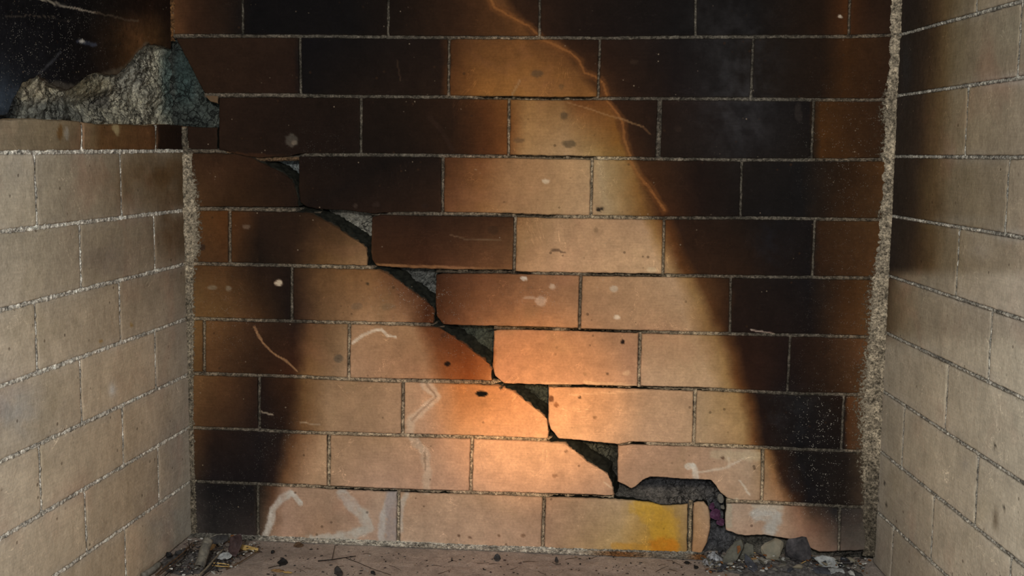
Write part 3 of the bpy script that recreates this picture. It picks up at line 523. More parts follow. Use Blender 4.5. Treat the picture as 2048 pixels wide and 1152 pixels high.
# ================================================================ SIDE WALLS
JL = {3:[(0,305),(366,302)],4:[(0,464),(368,421)],5:[(0,621),(371,528)],6:[(15,768),(374,638)],7:[(0,925),(330,771),(376,750)],8:[(0,1078),(377,856)],9:[(110,1152),(379,965)]}
JR = {1:[(1812,66),(2045,2)],2:[(1803,190),(2048,155)],3:[(1793,313),(2048,315)],4:[(1787,433),(2048,476)],5:[(1780,553),(2048,641)],6:[(1772,667),(1990,766),(2048,803)],7:[(1763,781),(2048,968)],8:[(1755,899),(2045,1131)],9:[(1755,1025),(1890,1150)]}
def zline(pl, pts):
    q = pl.uv(pts); A = np.polyfit(q[:, 0], q[:, 1], 1); return A
def halo(x, y, jl, g, s, col):
    d = np.full(x.shape, 1e9)
    for k, pts in jl.items():
        a = np.array(pts, float); Y = np.interp(x, a[:, 0], a[:, 1]); s0 = (a[1, 1]-a[0, 1])/(a[1, 0]-a[0, 0]); s1 = (a[-1, 1]-a[-2, 1])/(a[-1, 0]-a[-2, 0])
        Y = np.where(x < a[0, 0], a[0, 1]+s0*(x-a[0, 0]), Y); Y = np.where(x > a[-1, 0], a[-1, 1]+s1*(x-a[-1, 0]), Y); d = np.minimum(d, np.abs(y-Y))
    f = (s*np.exp(-(d/13)**1.5)*np.clip(.8+1.6*fbm(x/30, y/30, 208), 0, 1.5))[..., None]; return g+(np.array(col, float)-g)*f
def left_stain(x, y):
    wx = x+8*fbm(x/50, y/50, 200)
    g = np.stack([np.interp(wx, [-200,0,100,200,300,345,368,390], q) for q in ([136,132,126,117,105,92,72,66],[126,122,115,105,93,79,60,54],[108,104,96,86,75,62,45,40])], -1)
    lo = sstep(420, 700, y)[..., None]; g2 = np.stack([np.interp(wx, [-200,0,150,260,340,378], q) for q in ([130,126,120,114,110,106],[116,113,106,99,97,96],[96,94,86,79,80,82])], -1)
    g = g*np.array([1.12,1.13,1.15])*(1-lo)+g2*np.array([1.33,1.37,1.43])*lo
    def blob(cx, cy, rx, ry, c, s):
        nonlocal g
        f = s*np.exp(-(((x-cx)/rx)**2+((y-cy)/ry)**2))*np.clip(1+fbm(x/25, y/25, 207), 0, 1.3); g = g+(np.array(c)-g)*np.clip(f, 0, 1)[..., None]
    blob(320, 350, 70, 45, (82,60,36), .7); blob(345, 450, 26, 60, (84,60,38), .6); blob(250, 370, 60, 40, (98,80,58), .5)
    blob(40, 330, 40, 60, (140,132,118), .5); blob(20, 820, 60, 60, (148,144,136), .7); blob(225, 780, 7, 14, (165,160,150), .9); blob(340, 1050, 40, 60, (118,116,108), .7); blob(210, 520, 60, 30, (110,98,86), .5); blob(345, 900, 25, 60, (112,106,98), .5)
    g = g*(1+.05*fbm(x/60, y/60, 203)+.05*fbm(x/9, y/30, 204))[..., None]
    g = halo(x, y, JL, g, .34, (146,138,126)); t = (y < 300)[..., None]; h = np.stack([np.interp(wx, [-60,0,120,150,185,200,300,312,318,370], q) for q in ([128,120,112,104,100,86,82,70,38,30],[118,108,98,88,82,62,56,46,26,21],[100,88,76,66,58,38,34,28,18,16])], -1)
    g = np.where(t, h*(1+.12*fbm(x/25, y/12, 205))[..., None], g)
    for cx, cy, rx, ry, c in [(232,257,9,9,(140,124,90)),(234,262,6,8,(140,124,90)),(263,650,4,4,(140,112,66)),(202,682,4,3,(140,112,66)),(120,265,6,18,(92,66,36)),(165,268,6,26,(120,96,70)),(133,268,5,14,(130,122,108))]:
        d = np.hypot((x-cx)/rx, (y-cy)/ry)+.3*fbm(x/9, y/9, 206); f = (1-sstep(.7, 1.1, d))[..., None]*.85; g = g+(np.array(c)-g)*f
    return np.clip(g, 8, 240)
def side_fx(pl_lines):
    def f(x, y):
        P = np.zeros(x.shape+(3,)); d = np.full(x.shape, 1e9)
        for k, pts in pl_lines.items():
            a = np.array(pts, float); Y = np.interp(x, a[:, 0], a[:, 1]); s0 = (a[1, 1]-a[0, 1])/(a[1, 0]-a[0, 0]); Y = np.where(x < a[0, 0], a[0, 1]+s0*(x-a[0, 0]), Y)
            d = np.minimum(d, np.abs(y-Y))
        P[..., 0] = np.clip(.34-d/34, 0, 1); P[..., 1] = .05; return P
    return f
def right_stain(x, y):
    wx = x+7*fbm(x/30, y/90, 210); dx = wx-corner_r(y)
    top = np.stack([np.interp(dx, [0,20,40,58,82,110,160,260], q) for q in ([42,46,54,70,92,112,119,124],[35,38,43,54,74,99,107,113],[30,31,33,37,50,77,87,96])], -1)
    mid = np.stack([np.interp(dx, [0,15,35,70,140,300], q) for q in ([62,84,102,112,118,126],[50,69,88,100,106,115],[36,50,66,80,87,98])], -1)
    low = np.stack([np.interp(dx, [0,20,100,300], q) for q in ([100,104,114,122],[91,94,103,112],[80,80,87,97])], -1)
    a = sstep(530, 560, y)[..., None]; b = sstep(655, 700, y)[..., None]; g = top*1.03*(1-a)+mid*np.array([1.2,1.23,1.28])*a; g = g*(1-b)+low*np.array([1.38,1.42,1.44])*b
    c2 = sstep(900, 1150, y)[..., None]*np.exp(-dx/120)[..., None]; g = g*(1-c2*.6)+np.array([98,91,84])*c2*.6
    for cx, cy, rx, ry, c, s in [(2040,160,60,12,(146,142,134),.5),(2030,470,60,12,(146,142,134),.4),(1960,500,30,20,(138,130,118),.4),(1935,440,60,10,(140,134,120),.3),(1930,930,7,12,(142,134,122),.6),(1990,1040,5,22,(84,72,56),.6),(1812,130,10,60,(50,48,46),.6),(2030,60,40,40,(132,126,106),.4)]:
        f = s*np.exp(-(((x-cx)/rx)**2+((y-cy)/ry)**2)); g = g+(np.array(c)-g)*f[..., None]
    dk_ = np.clip((g.mean(-1)-70)/30, 0, 1); g = g+(halo(x, y, JR, g, .26, (148,142,132))-g)*dk_[..., None]
    for cx, cy, rx, ry in [(1757,967,2,5),(1769,966,2,5),(2007,1016,2,6),(1990,892,3,5),(1756,1000,2,4),(1772,1010,2,5)]:
        f = 1-sstep(.7, 1.2, np.hypot((x-cx)/rx, (y-cy)/ry)); g = g*(1-.55*f[..., None])
    return np.clip(g*(1+.06*fbm(x/14, y/70, 213)+.05*fbm(x/60, y/60, 214))[..., None], 8, 240)
def side_wall(name, pl, jl, vj, ks, stain, E, umin, umax, mort, Lb=.2576, sgn=1, hwm=.0048):
    A = {k: zline(pl, jl[k]) for k in jl}; fx = side_fx(jl); acc = Acc(); ma = Acc(); Z = lambda k, u: A[k][0]*u+A[k][1] if k in A else (10-k)*.1+0*u
    for k in ks:
        px = vj[k]; js = []
        for x in px:
            ym = None
            # the joint crosses mid course
            uu = np.linspace(umin, umax, 400); q = to_px(pl.p3(uu, (Z(k, uu)+Z(k+1, uu))/2)); js.append(float(np.interp(x, q[0], uu)) if q[0][0] < q[0][-1] else float(np.interp(x, q[0][::-1], uu[::-1])))
        js = sorted(js)
        while name == 'wall_left' and js[0]-Lb > umin: js.insert(0, js[0]-Lb)
        while name == 'wall_right' and js[-1]+Lb < umax: js.append(js[-1]+Lb)
        e = [umin]+js+[umax]; h = .0022; vw = .0024
        for i in range(len(e)-1):
            a, b = e[i]+(vw if i else 0), e[i+1]-(vw if i < len(e)-2 else 0)
            if b-a < .01: continue
            U = np.linspace(a, b, 6); tp = np.stack([U, Z(k, U)-h], -1); bt = np.stack([U, Z(k+1, U)+h], -1)
            if k+1 == 10: bt[:, 1] = .001
            brick(acc, pl, tp, [tp[-1], bt[-1]], bt, [tp[0], bt[0]], stain, fx, E, step=.004, seed=k*9+i, uvin=True, wob=.0007)
        for u in js: ribbon(ma, pl, [(u, Z(k, u)), (u, Z(k+1, u))], .0034, mort, E, seed=k, base=.0007, step=.0022, nacross=5)
    for k in ks:
        if k == ks[0] and name == 'wall_left': pass
        u = np.linspace(umin, umax, 12); ribbon(ma, pl, np.stack([u, Z(k, u)], -1), hwm, mort, E, seed=k+5, base=.0002, step=.002, nacross=7)
    return acc, ma
def mort_side(x, y):
    c = np.ones(np.shape(x)+(1,))*np.array([184,178,164.]); return np.clip(c*(1+.22*fbm(x/22, y/22, 220)+.2*fbm(x/6, y/6, 221))[..., None], 20, 215)
def mort_side_r(x, y):
    c = np.ones(np.shape(x)+(1,))*np.array([150,145,132.]); return np.clip(c*(1+.22*fbm(x/22, y/22, 220)+.2*fbm(x/6, y/6, 221))[..., None], 20, 215)
VL = {3:[73,243],4:[162,310],5:[74,241],6:[163,312],7:[82,247],8:[173,318],9:[252]}
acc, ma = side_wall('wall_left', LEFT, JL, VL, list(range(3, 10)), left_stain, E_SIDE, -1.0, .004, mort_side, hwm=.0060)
# broken half course on top of the left wall
ZL = zline(LEFT, JL[3])
def lu(x, y=270): return float(LEFT.uv((x, y))[0])
TOPE = [(-400,236),(-200,236),(0,238),(60,238),(140,240),(163,245),(220,249),(300,250),(340,250),(366,251)]
for i, (a, b) in enumerate([(-560, -80), (-76, 163), (168, 311), (315, 369)]):
    if a < -500: a = -420
    xs = np.linspace(a, b, 9); tp = [(x, float(np.interp(x, [p[0] for p in TOPE], [p[1] for p in TOPE]))+1.2*math.sin(x*.07)) for x in xs]
    bt = [(x, float(np.interp(x, [0, 366], [305, 302])-3) if x > 0 else 302.) for x in xs]
    brick(acc, LEFT, tp, [tp[-1], bt[-1]], bt, [tp[0], bt[0]], left_stain, side_fx(JL), E_SIDE, step=.004, seed=i+90, depth=.06, inner=(120,100,74))
for x in (165.5, 313): ribbon(ma, LEFT, LEFT.uv([(x, 250), (x, 302)]), .003, mort_side, E_SIDE, seed=3, base=.001)
wall_left = structure(acc.build('wall_left', M_BRICK)); ma.build('mortar_joints', M_MORTAR, wall_left)['label'] = 'white mortar joints'
# rubble exposed above the broken course and the sooted panel above it
us = np.arange(-1.0, .05, .003); vs_ = np.arange(.68, .99, .003); U, Vv = np.meshgrid(us, vs_); px, py = to_px(LEFTU.p3(U, Vv)); n1 = fbm(U*24+5, Vv*24, 230, 5); n2 = fbm(U*80, Vv*80, 231, 4)
C = np.ones(U.shape+(3,))*np.array([138,133,116.])
C *= (1+.30*n1+.2*n2)[..., None]; reg(110, 225, 90, 30, (74,76,72), .7); reg(70, 180, 50, 25, (140,128,104), .5); reg(270, 140, 40, 50, (126,124,114), .6); reg(225, 200, 18, 18, (60,58,54), .7); reg(355, 160, 22, 80, (62,78,76), .8); reg(20, 220, 30, 40, (60,66,70), .8); reg(190, 175, 40, 20, (118,108,80), .5)
cavity = np.exp(-(((px-205)/55)**2+((py-208)/22)**2)); n3 = fbm(U*190, Vv*190, 236, 3); dep = .010+.009*n1+.008*n2+.004*n3+.016*cavity
P = LEFTU.p3(U, Vv, -dep); h, w_ = U.shape; id_ = np.arange(h*w_).reshape(h, w_)
new_mesh('exposed_rubble', P.reshape(-1, 3), np.stack([id_[:-1, :-1], id_[:-1, 1:], id_[1:, 1:], id_[1:, :-1]], -1).reshape(-1, 4), M_RUBBLE, wall_left, tint(C.reshape(-1, 3), .42))['label'] = 'rough grey rubble laid bare above the broken brick'
def soot_stain(x, y):
    wx = x+10*fbm(x/50, y/50, 240); c0 = np.stack([np.interp(wx, [-300,0,120,170,215,260,310,338], q) for q in ([20,16,14,17,34,66,72,40],[20,16,13,14,24,44,49,28],[23,18,14,13,16,25,28,19])], -1)
    c1 = np.stack([np.interp(wx, [-300,0,120,170,240,300,338], q) for q in ([14,13,13,15,24,34,26],[13,12,12,13,18,22,18],[14,13,13,12,14,15,14])], -1)
    f = sstep(10, 75, y)[..., None]; g = c1*(1-f)+c0*f
    b = np.exp(-(((x+5)/60)**2+((y-200)/55)**2))[..., None]*.8; g = g*(1-b)+np.array([46,54,62])*b
    for pts, wd, c, s in [([(75,-3),(120,10),(188,25)], 2.0, (120,112,98), .9),([(188,25),(225,32),(250,40),(275,42)], 1.8, (70,60,48), .7),([(-10,33),(60,31),(100,34),(138,43)], 1.3, (66,58,50), .7),([(120,104),(72,154)], 1.8, (60,60,62), .7),([(155,82),(190,90)], 4, (60,66,80), .6),([(110,170),(150,178),(180,165),(215,150),(250,140),(270,118),(292,92)], 9, (74,68,58), .6)]:
        d = dist_poly(x, y, pts); k = s*(1-sstep(wd*.5, wd*1.3, d))[..., None]; g = g+(np.array(c)-g)*k
    k = (1-sstep(.7, 1.2, np.hypot((x-163)/6, (y-83)/3)))[..., None]; g = g+(np.array([150,146,136])-g)*k
    return np.clip(g*(1+.2*fbm(x/40, y/40, 241)+.15*fbm(x/8, y/8, 242))[..., None], 6, 230)
def soot_fx(x, y):
    g = np.exp(-(((x-90)/110)**2+((y-110)/70)**2))+.3; g = g*sstep(300, 160, x)*.85; return np.stack([g*0, np.clip(g, 0, 1), g*0], -1)
sa = Acc(); BT = [(-420,236),(-200,232),(-60,236),(15,232),(26,200),(45,168),(62,158),(78,152),(95,162),(112,174),(135,181),(158,168),(175,150),(195,144),(212,150),(235,150),(250,135),(265,118),(280,100),(298,88),(318,90),(342,98)]
brick(sa, LEFTU, [(-420,-330),(342,-330)], [(342,-330),(342,98)], BT, [(-420,-330),(-420,236)], soot_stain, soot_fx, .50, step=.0026, depth=.03, inner=(70,66,58), wob=.002, off=.001)
sa.build('soot_panel', M_BRICK, wall_left)['label'] = 'soot-blackened upper face'
# right wall
VR = {-2:[1930],-1:[1870],0:[1955],1:[2038],2:[1932],3:[2013],4:[1914],5:[1979],6:[1892],7:[1805,1952],8:[1864],9:[1783,1930]}
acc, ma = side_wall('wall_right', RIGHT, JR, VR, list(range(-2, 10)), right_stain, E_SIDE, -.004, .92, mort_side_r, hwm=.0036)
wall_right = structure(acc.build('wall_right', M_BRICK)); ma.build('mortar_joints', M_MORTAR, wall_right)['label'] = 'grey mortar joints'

# ================================================================ UNSEEN TOP SLAB, added to block light from above
structure(new_mesh('top_light_blocker', [(-.86,-1.0,1.24),(.78,-1.0,1.24),(.78,.06,1.24),(-.86,.06,1.24),(-.86,-1.0,1.34),(.78,-1.0,1.34),(.78,.06,1.34),(-.86,.06,1.34)],
 [(0,3,2,1),(4,5,6,7),(0,1,5,4),(1,2,6,5),(2,3,7,6),(3,0,4,7)], mat_plain('blocker_dark', (20,18,17), (46,40,34), sc=30), smooth=False))
# ================================================================ HEARTH
xs = np.arange(-.86, .76, .005); ys = np.arange(-1.25, .06, .005); X, Y = np.meshgrid(xs, ys); n1 = fbm(X*14, Y*14, 300, 5); n2 = fbm(X*60, Y*60, 301, 4)
Z = .0010*n1+.0012*n2-.001; C = np.ones(X.shape+(3,))*np.array([114,103,93.])
C *= (1+.12*n1+.10*n2)[..., None]; k = (.8*np.exp(-((Y+.012)/.016)**2))[..., None]; C = C*(1-k*.6)+np.array([112,104,96])*k*.6
k = (np.exp(-(((X+.62)/.12)**2+((Y+.08)/.09)**2))*.5)[..., None]; C = C*(1-k)+np.array([66,60,56])*k
k = (np.exp(-(((X-.40)/.16)**2+((Y+.05)/.06)**2))*.6)[..., None]; C = C*(1-k)+np.array([84,80,76])*k
h, w_ = X.shape; id_ = np.arange(h*w_).reshape(h, w_)
floor = structure(new_mesh('floor', np.stack([X, Y, Z], -1).reshape(-1, 3), np.stack([id_[:-1, :-1], id_[:-1, 1:], id_[1:, 1:], id_[1:, :-1]], -1).reshape(-1, 4), M_HEARTH, None, tint(C.reshape(-1, 3), .42)))
# ================================================================ LOOSE THINGS ON THE HEARTH
def mk(name, c1, c2, **k): return mat_plain(name, c1, c2, **k)
M = dict(
 leaf=mk('dry_brown_leaf', (44,32,31), (74,58,56), sc=90, rough=.55, bump=.0006), bark=mk('grey_bark', (62,60,56), (120,114,100), sc=60, streak=(1,1,.2)), barkdk=mk('dark_bark', (34,33,33), (72,70,68), sc=80),
 wood=mk('split_wood', (140,112,62), (190,160,100), sc=160, streak=(.2,1,1)), straw=mk('straw', (150,118,62), (205,172,108), sc=160), twig=mk('twig_bark', (54,38,26), (98,76,54), sc=160), twigdk=mk('burnt_twig', (20,17,15), (44,37,31), sc=160), twiggrey=mk('grey_twig', (92,84,70), (140,130,110), sc=160),
 coal=mk('charcoal', (15,14,14), (38,37,36), sc=150, rough=.7), lump=mk('charcoal_lump', (38,37,39), (82,78,78), sc=60), slate=mk('grey_slate', (66,65,58), (98,96,84), sc=50), slatedk=mk('dark_slate', (38,39,43), (78,80,86), sc=50),
 chunk=mk('pale_brick_clay', (108,106,92), (150,138,116), sc=30), foil=mk('ash_grey_paper', (112,114,112), (172,174,170), sc=70, rough=.6), white=mk('white_chip', (150,148,140), (198,196,186), sc=90), mid=mk('grey_chip', (88,84,76), (130,126,114), sc=90),
 tan=mk('tan_leaf', (120,92,58), (165,132,88), sc=60), rust=mk('rust_flake', (88,54,28), (128,84,44), sc=90), purple=mk('purple_petal', (58,32,52), (98,58,86), sc=50, rough=.6), ash=mk('ash_heap_dust', (48,46,45), (112,108,104), sc=160, bump=.003), ashw=mk('pale_ash', (58,60,62), (190,192,194), sc=220, bump=.003))
def place(o, x, y, z=0., lift=0.): p = flr(x, y, z); o.location = (p[0], p[1], z+lift); return o
def px2m(p): return p*.00084
def jit(v, s, a): 
    n = np.stack([fbm(v[:, 0]/s+v[:, 2]/s*.7+q*3, v[:, 1]/s-v[:, 2]/s*.5+q*5, 400+q, 3) for q in range(3)], -1); return v+n*a
def stone_mesh(name, mat, sx, sy, sz, seed, n=16, rough=.06):
    rs = np.random.RandomState(seed); bm = bmesh.new()
    for i in range(n):
        d = rs.normal(size=3); d /= np.linalg.norm(d); d = np.sign(d)*np.abs(d)**.75; bm.verts.new(d)
    bmesh.ops.convex_hull(bm, input=bm.verts[:]); loose = [v for v in bm.verts if not v.link_faces]; bmesh.ops.delete(bm, geom=loose, context='VERTS')
    bmesh.ops.subdivide_edges(bm, edges=bm.edges[:], cuts=2, use_grid_fill=True); bmesh.ops.smooth_vert(bm, verts=bm.verts[:], factor=.35, use_axis_x=True, use_axis_y=True, use_axis_z=True)
    V = np.array([v.co[:] for v in bm.verts]); V = jit(V, .5, rough*2); V = V-(V.max(0)+V.min(0))/2; V /= np.abs(V).max(0); V = V*np.array([sx, sy, sz])/2; V[:, 2] += sz/2
    for v, c in zip(bm.verts, V): v.co = c
    me = bpy.data.meshes.new(name); bm.to_mesh(me); bm.free(); me.materials.append(mat); return me
def stone(name, mat, x, y, w, h, d=None, seed=0, rot=0, tilt=0, z=0.):
    sx, sz = px2m(w), px2m(h); sy = px2m(d or w*.7); o = bpy.data.objects.new(name, stone_mesh(name, mat, sx, sy, sz, seed)); COL.objects.link(o)
    place(o, x, y, z); o.rotation_euler = (0, tilt, rot); return o
def sheet(name, mat, outline, curl=0., thick=.0008, bend=.0, res=14, seed=0, rough=.0006, parent=None, crease=0.):
    """thin curved piece cut to an outline given in metres (local x, y), curled about its long axis and given real thickness"""
    out = np.asarray(outline, float); c = out.mean(0); ns = 36; d = np.r_[0, np.cumsum(np.hypot(*np.diff(np.r_[out, out[:1]], axis=0).T))]; s = np.linspace(0, d[-1], ns, endpoint=False)
    O = np.r_[out, out[:1]]; ring = np.stack([np.interp(s, d, O[:, 0]), np.interp(s, d, O[:, 1])], -1); ring += .0006*np.stack([fbm(s*900, s*0, seed), fbm(s*900, s*0, seed+1)], -1)
    L = [c[None]]; 
    for k in range(1, 7): L.append(c+(ring-c)*(k/6))
    P = np.concatenate(L); z = curl*((P[:, 1]-c[1])**2)+bend*((P[:, 0]-c[0])**2)+rough*fbm(P[:, 0]*260, P[:, 1]*260, seed+5, 3)*2+crease*np.abs(P[:, 1]-c[1])
    Vt = np.c_[P, z+thick]; Vb = np.c_[P, z]; n = len(P); F = []
    for i in range(ns):
        j = (i+1) % ns; F.append((0, 1+i, 1+j, 1+j)); 
    quads = []; tris = [(0, 1+i, 1+(i+1) % ns) for i in range(ns)]
    for k in range(5):
        a = 1+k*ns; b = a+ns
        for i in range(ns): quads.append((a+i, b+i, b+(i+1) % ns, a+(i+1) % ns))
    f = [tuple(t) for t in tris+quads]; fb = [tuple(q+n for q in t[::-1]) for t in tris+quads]; e = 1+5*ns
    side = [(e+i, e+i+n, e+(i+1) % ns+n, e+(i+1) % ns) for i in range(ns)]
    me = bpy.data.meshes.new(name); me.from_pydata([tuple(v) for v in np.r_[Vt, Vb]], [], f+fb+side); me.update(); me.polygons.foreach_set('use_smooth', np.ones(len(me.polygons), bool)); me.materials.append(mat)
    o = bpy.data.objects.new(name, me); COL.objects.link(o); o.parent = parent; return o
def tube(name, mat, pts, r, parent=None, taper=.7, sides=7, knob=.12, seed=0, world=True):
    pts = np.asarray(pts, float); d = np.r_[0, np.cumsum(np.linalg.norm(np.diff(pts, axis=0), axis=1))]; n = max(8, int(d[-1]/.003)); s = np.linspace(0, d[-1], n)
    c = np.stack([np.interp(s, d, pts[:, i]) for i in range(3)], -1); c[:, 0] += .0005*fbm(s*160, s*0, seed); c[:, 1] += .0005*fbm(s*160, s*0, seed+1)
    t = np.gradient(c, axis=0); t /= np.linalg.norm(t, axis=1)[:, None]; u = np.cross(t, [0, 0, 1.]); u /= np.linalg.norm(u, axis=1)[:, None]+1e-9; w_ = np.cross(u, t); V = []; F = []
    for i in range(n):
        rr = r*(1-(1-taper)*i/n)*(1+knob*fbm(np.array([s[i]*300.]), np.array([0.]), seed+3)[0])
        for k in range(sides):
            a = 2*math.pi*k/sides; V.append(c[i]+rr*(u[i]*math.cos(a)+w_[i]*math.sin(a)))
    for i in range(n-1):
        for k in range(sides): F.append((i*sides+k, i*sides+(k+1) % sides, (i+1)*sides+(k+1) % sides, (i+1)*sides+k))
    F.append(tuple(range(sides))[::-1]); F.append(tuple((n-1)*sides+k for k in range(sides)))
    o0 = np.array(pts[0]) if world else np.zeros(3); me = bpy.data.meshes.new(name); me.from_pydata([tuple(v-o0) for v in V], [], F); me.update(); me.polygons.foreach_set('use_smooth', np.ones(len(me.polygons), bool)); me.materials.append(mat)
    o = bpy.data.objects.new(name, me); COL.objects.link(o); o.location = tuple(o0); o.parent = parent; return o
def fp(x, y, z=.002): p = flr(x, y, z); return (p[0], p[1], z)
def twig(label, pp, r, mat, zs=None, cat='twig', name='twig', group=None, seed=0, fork=None, taper=.6):
    zs = zs or [.0035]*len(pp); o = tube(name, M[mat], [fp(a, b, z) for (a, b), z in zip(pp, zs)], r, seed=seed, taper=taper)
    if fork:
        q = tube('side_shoot', M[mat], [np.array(fp(a, b, .0035)) for a, b in fork], r*.6, parent=None, seed=seed+9); off = q.location.copy(); q.parent = o; q.location = off-o.location
    return tag(o, label, cat, group)
def blob(name, mat, x0, x1, yc, dy, hgt, seed):
    """low uneven mound of dust: an oval on the floor"""
    a = fp(x0, yc, 0); b = fp(x1, yc, 0); cx, cy = (a[0]+b[0])/2, (a[1]+b[1])/2; rx = (b[0]-a[0])/2; ry = dy; n = 44; S, T = np.meshgrid(np.linspace(0, 1, n), np.linspace(0, 2*math.pi, 80, endpoint=False))
    rad = S*(1+.22*fbm(np.cos(T)*2+9, np.sin(T)*2, seed)); X = cx+rx*rad*np.cos(T); Y = cy+ry*rad*np.sin(T); Z = hgt*(1-S**1.8)*(1+.5*fbm(X*60, Y*60, seed+1))+.0035*(1-S**3)*fbm(X*240, Y*240, seed+2)-.0012*S
    Y = np.minimum(Y, -.0015)
    id_ = np.arange(S.size).reshape(S.shape); id2 = np.r_[id_, id_[:1]]; F = np.stack([id2[:-1, :-1], id2[:-1, 1:], id2[1:, 1:], id2[1:, :-1]], -1).reshape(-1, 4); return new_mesh(name, np.stack([X, Y, Z], -1).reshape(-1, 3), F, mat)

# --- dust heaps under the two piles (nobody could count the grains)
HEAP_L = tag(blob('ash_heap', M['ash'], 318, 470, 1122, .062, .006, 500), 'dark ash and dust heaped in the left hearth corner', 'ash', None, 'stuff')
HEAP_R = tag(blob('ash_heap', M['ash'], 1436, 1722, 1142, .055, .012, 510), 'grey ash and dust along the right end of the hearth', 'ash', None, 'stuff')
tag(blob('ash_heap', M['ashw'], 1404, 1452, 1124, .020, .016, 520), 'glittering pale ash mound below the broken gap in the wall', 'ash', None, 'stuff')
# --- left pile
def sized(o, x, y, z, rx, ry, rz): p = flr(x, y, z); o.location = (p[0], p[1], z); o.rotation_euler = (rx, ry, rz); return o
S_ = lambda L: [(px2m(a), px2m(b)) for a, b in L]
o = sheet('brown_leaf', M['leaf'], S_([(-10,0),(-15,16),(-16,30),(-13,38),(2,44),(12,46),(13,30),(10,14),(8,0)]), curl=18, seed=1, crease=.25); sized(o, 470, 1113, .004, math.radians(68), 0, math.radians(-6)); tag(o, 'curled purplish-brown leaf standing upright in the left corner pile', 'leaf')
q = tube('midrib', M['leaf'], [(0, 0, .001), (0, px2m(24), .0022), (px2m(2), px2m(43), .001)], .0006, parent=o, world=False, seed=3)
o = sheet('bark_flake', M['barkdk'], S_([(-22,-9),(-18,2),(-4,9),(12,11),(22,8),(20,-4),(10,-11),(-8,-12)]), curl=-22, thick=.0016, bend=-6, seed=11); sized(o, 436, 1078, .012, math.radians(42), 0, math.radians(10)); tag(o, 'dark grey curved bark flake against the sooty back wall', 'bark')
# rolled bark tube
def roll(name, x, y, ln, r, mat, rz, rx, z=.012):
    n = 26; A = np.linspace(math.radians(-150), math.radians(150), n); Ls = np.linspace(0, ln, 30); V = []; F = []
    for rr in (r, r*.84):
        for l in Ls:
            for a in A: V.append((rr*math.sin(a)*(1+.04*math.sin(l*300)), l, rr*math.cos(a)+.0004*math.sin(l*900+a*3)))
    m = len(Ls)*n
    for i in range(len(Ls)-1):
        for k in range(n-1): F.append((i*n+k, i*n+k+1, (i+1)*n+k+1, (i+1)*n+k)); F.append((m+i*n+k, m+(i+1)*n+k, m+(i+1)*n+k+1, m+i*n+k+1))
    for k in range(n-1): F.append((k, m+k, m+k+1, k+1)); e = (len(Ls)-1)*n; F.append((e+k, e+k+1, m+e+k+1, m+e+k))
    for i in range(len(Ls)-1): F.append((i*n, (i+1)*n, m+(i+1)*n, m+i*n)); e = n-1; F.append((i*n+e, m+i*n+e, m+(i+1)*n+e, (i+1)*n+e))
    me = bpy.data.meshes.new(name); me.from_pydata(V, [], F); me.update(); me.polygons.foreach_set('use_smooth', np.ones(len(me.polygons), bool)); me.materials.append(M[mat]); o = bpy.data.objects.new(name, me); COL.objects.link(o); sized(o, x, y, z, rx, 0, rz); return o
o = roll('bark_roll', 399, 1134, .050, .0085, 'bark', math.radians(-3), math.radians(44), .010); tag(o, 'hollow grey-green roll of bark lying end-on in the left pile', 'bark')
o = sheet('wood_sliver', M['wood'], S_([(0,-5),(1,5),(20,5),(39,4),(40,-4),(18,-6)]), thick=.0026, seed=21, rough=.0003); sized(o, 481, 1094, .008, math.radians(48), math.radians(8), math.radians(-3)); tag(o, 'flat yellow sliver of split wood sticking out of the leaf pile', 'wood sliver')
for i, (pp, zs) in enumerate([([(425,1131),(445,1133),(460,1133)], [.006,.007,.006]),([(427,1126),(445,1127),(459,1130)], [.008,.008,.007])]):
    twig(['lower of two golden straw pieces in the left pile', 'upper of two golden straw pieces in the left pile'][i], pp, .0011, 'straw', zs, 'straw', 'straw_piece', 'golden straw pieces', 30+i)
o = sheet('tan_leaf_scrap', M['tan'], S_([(-9,-3),(-4,5),(4,9),(9,6),(3,-2),(-5,-7)]), curl=30, seed=31); sized(o, 425, 1096, .012, math.radians(35), 0, .6); tag(o, 'small crumpled tan leaf scrap behind the bark roll', 'leaf')
o = sheet('orange_leaf_scrap', M['rust'], S_([(-5,-8),(-4,8),(4,9),(5,1),(0,-9)]), curl=30, seed=33); sized(o, 464, 1078, .008, math.radians(62), 0, -.3); tag(o, 'small orange-brown scrap behind the upright brown leaf', 'leaf')
o = sheet('paper_ash_flake', M['foil'], S_([(-17,-7),(-12,3),(-3,9),(8,9),(16,-2),(10,-9),(-4,-10)]), bend=9, thick=.0006, seed=37); sized(o, 449, 1112, .009, math.radians(30), 0, .2); tag(o, 'pale blue-grey flake leaning left of the upright brown leaf', 'flake')
o = stone('charcoal_bit', M['coal'], 338, 1116, 14, 13, 9, 41); tag(o, 'black charcoal bit against the foot of the left wall', 'charcoal')
o = stone('burnt_wood_bit', M['barkdk'], 362, 1112, 26, 14, 15, 42, .6); tag(o, 'dark greenish lump beside the black bit at the left wall', 'burnt wood')
o = tube('grey_stick_end', M['mid'], [fp(286, 1152, .006), fp(305, 1140, .008), fp(318, 1128, .009)], .0062, seed=43, taper=.8); tag(o, 'thick pale grey stick end at the front left corner', 'stick')
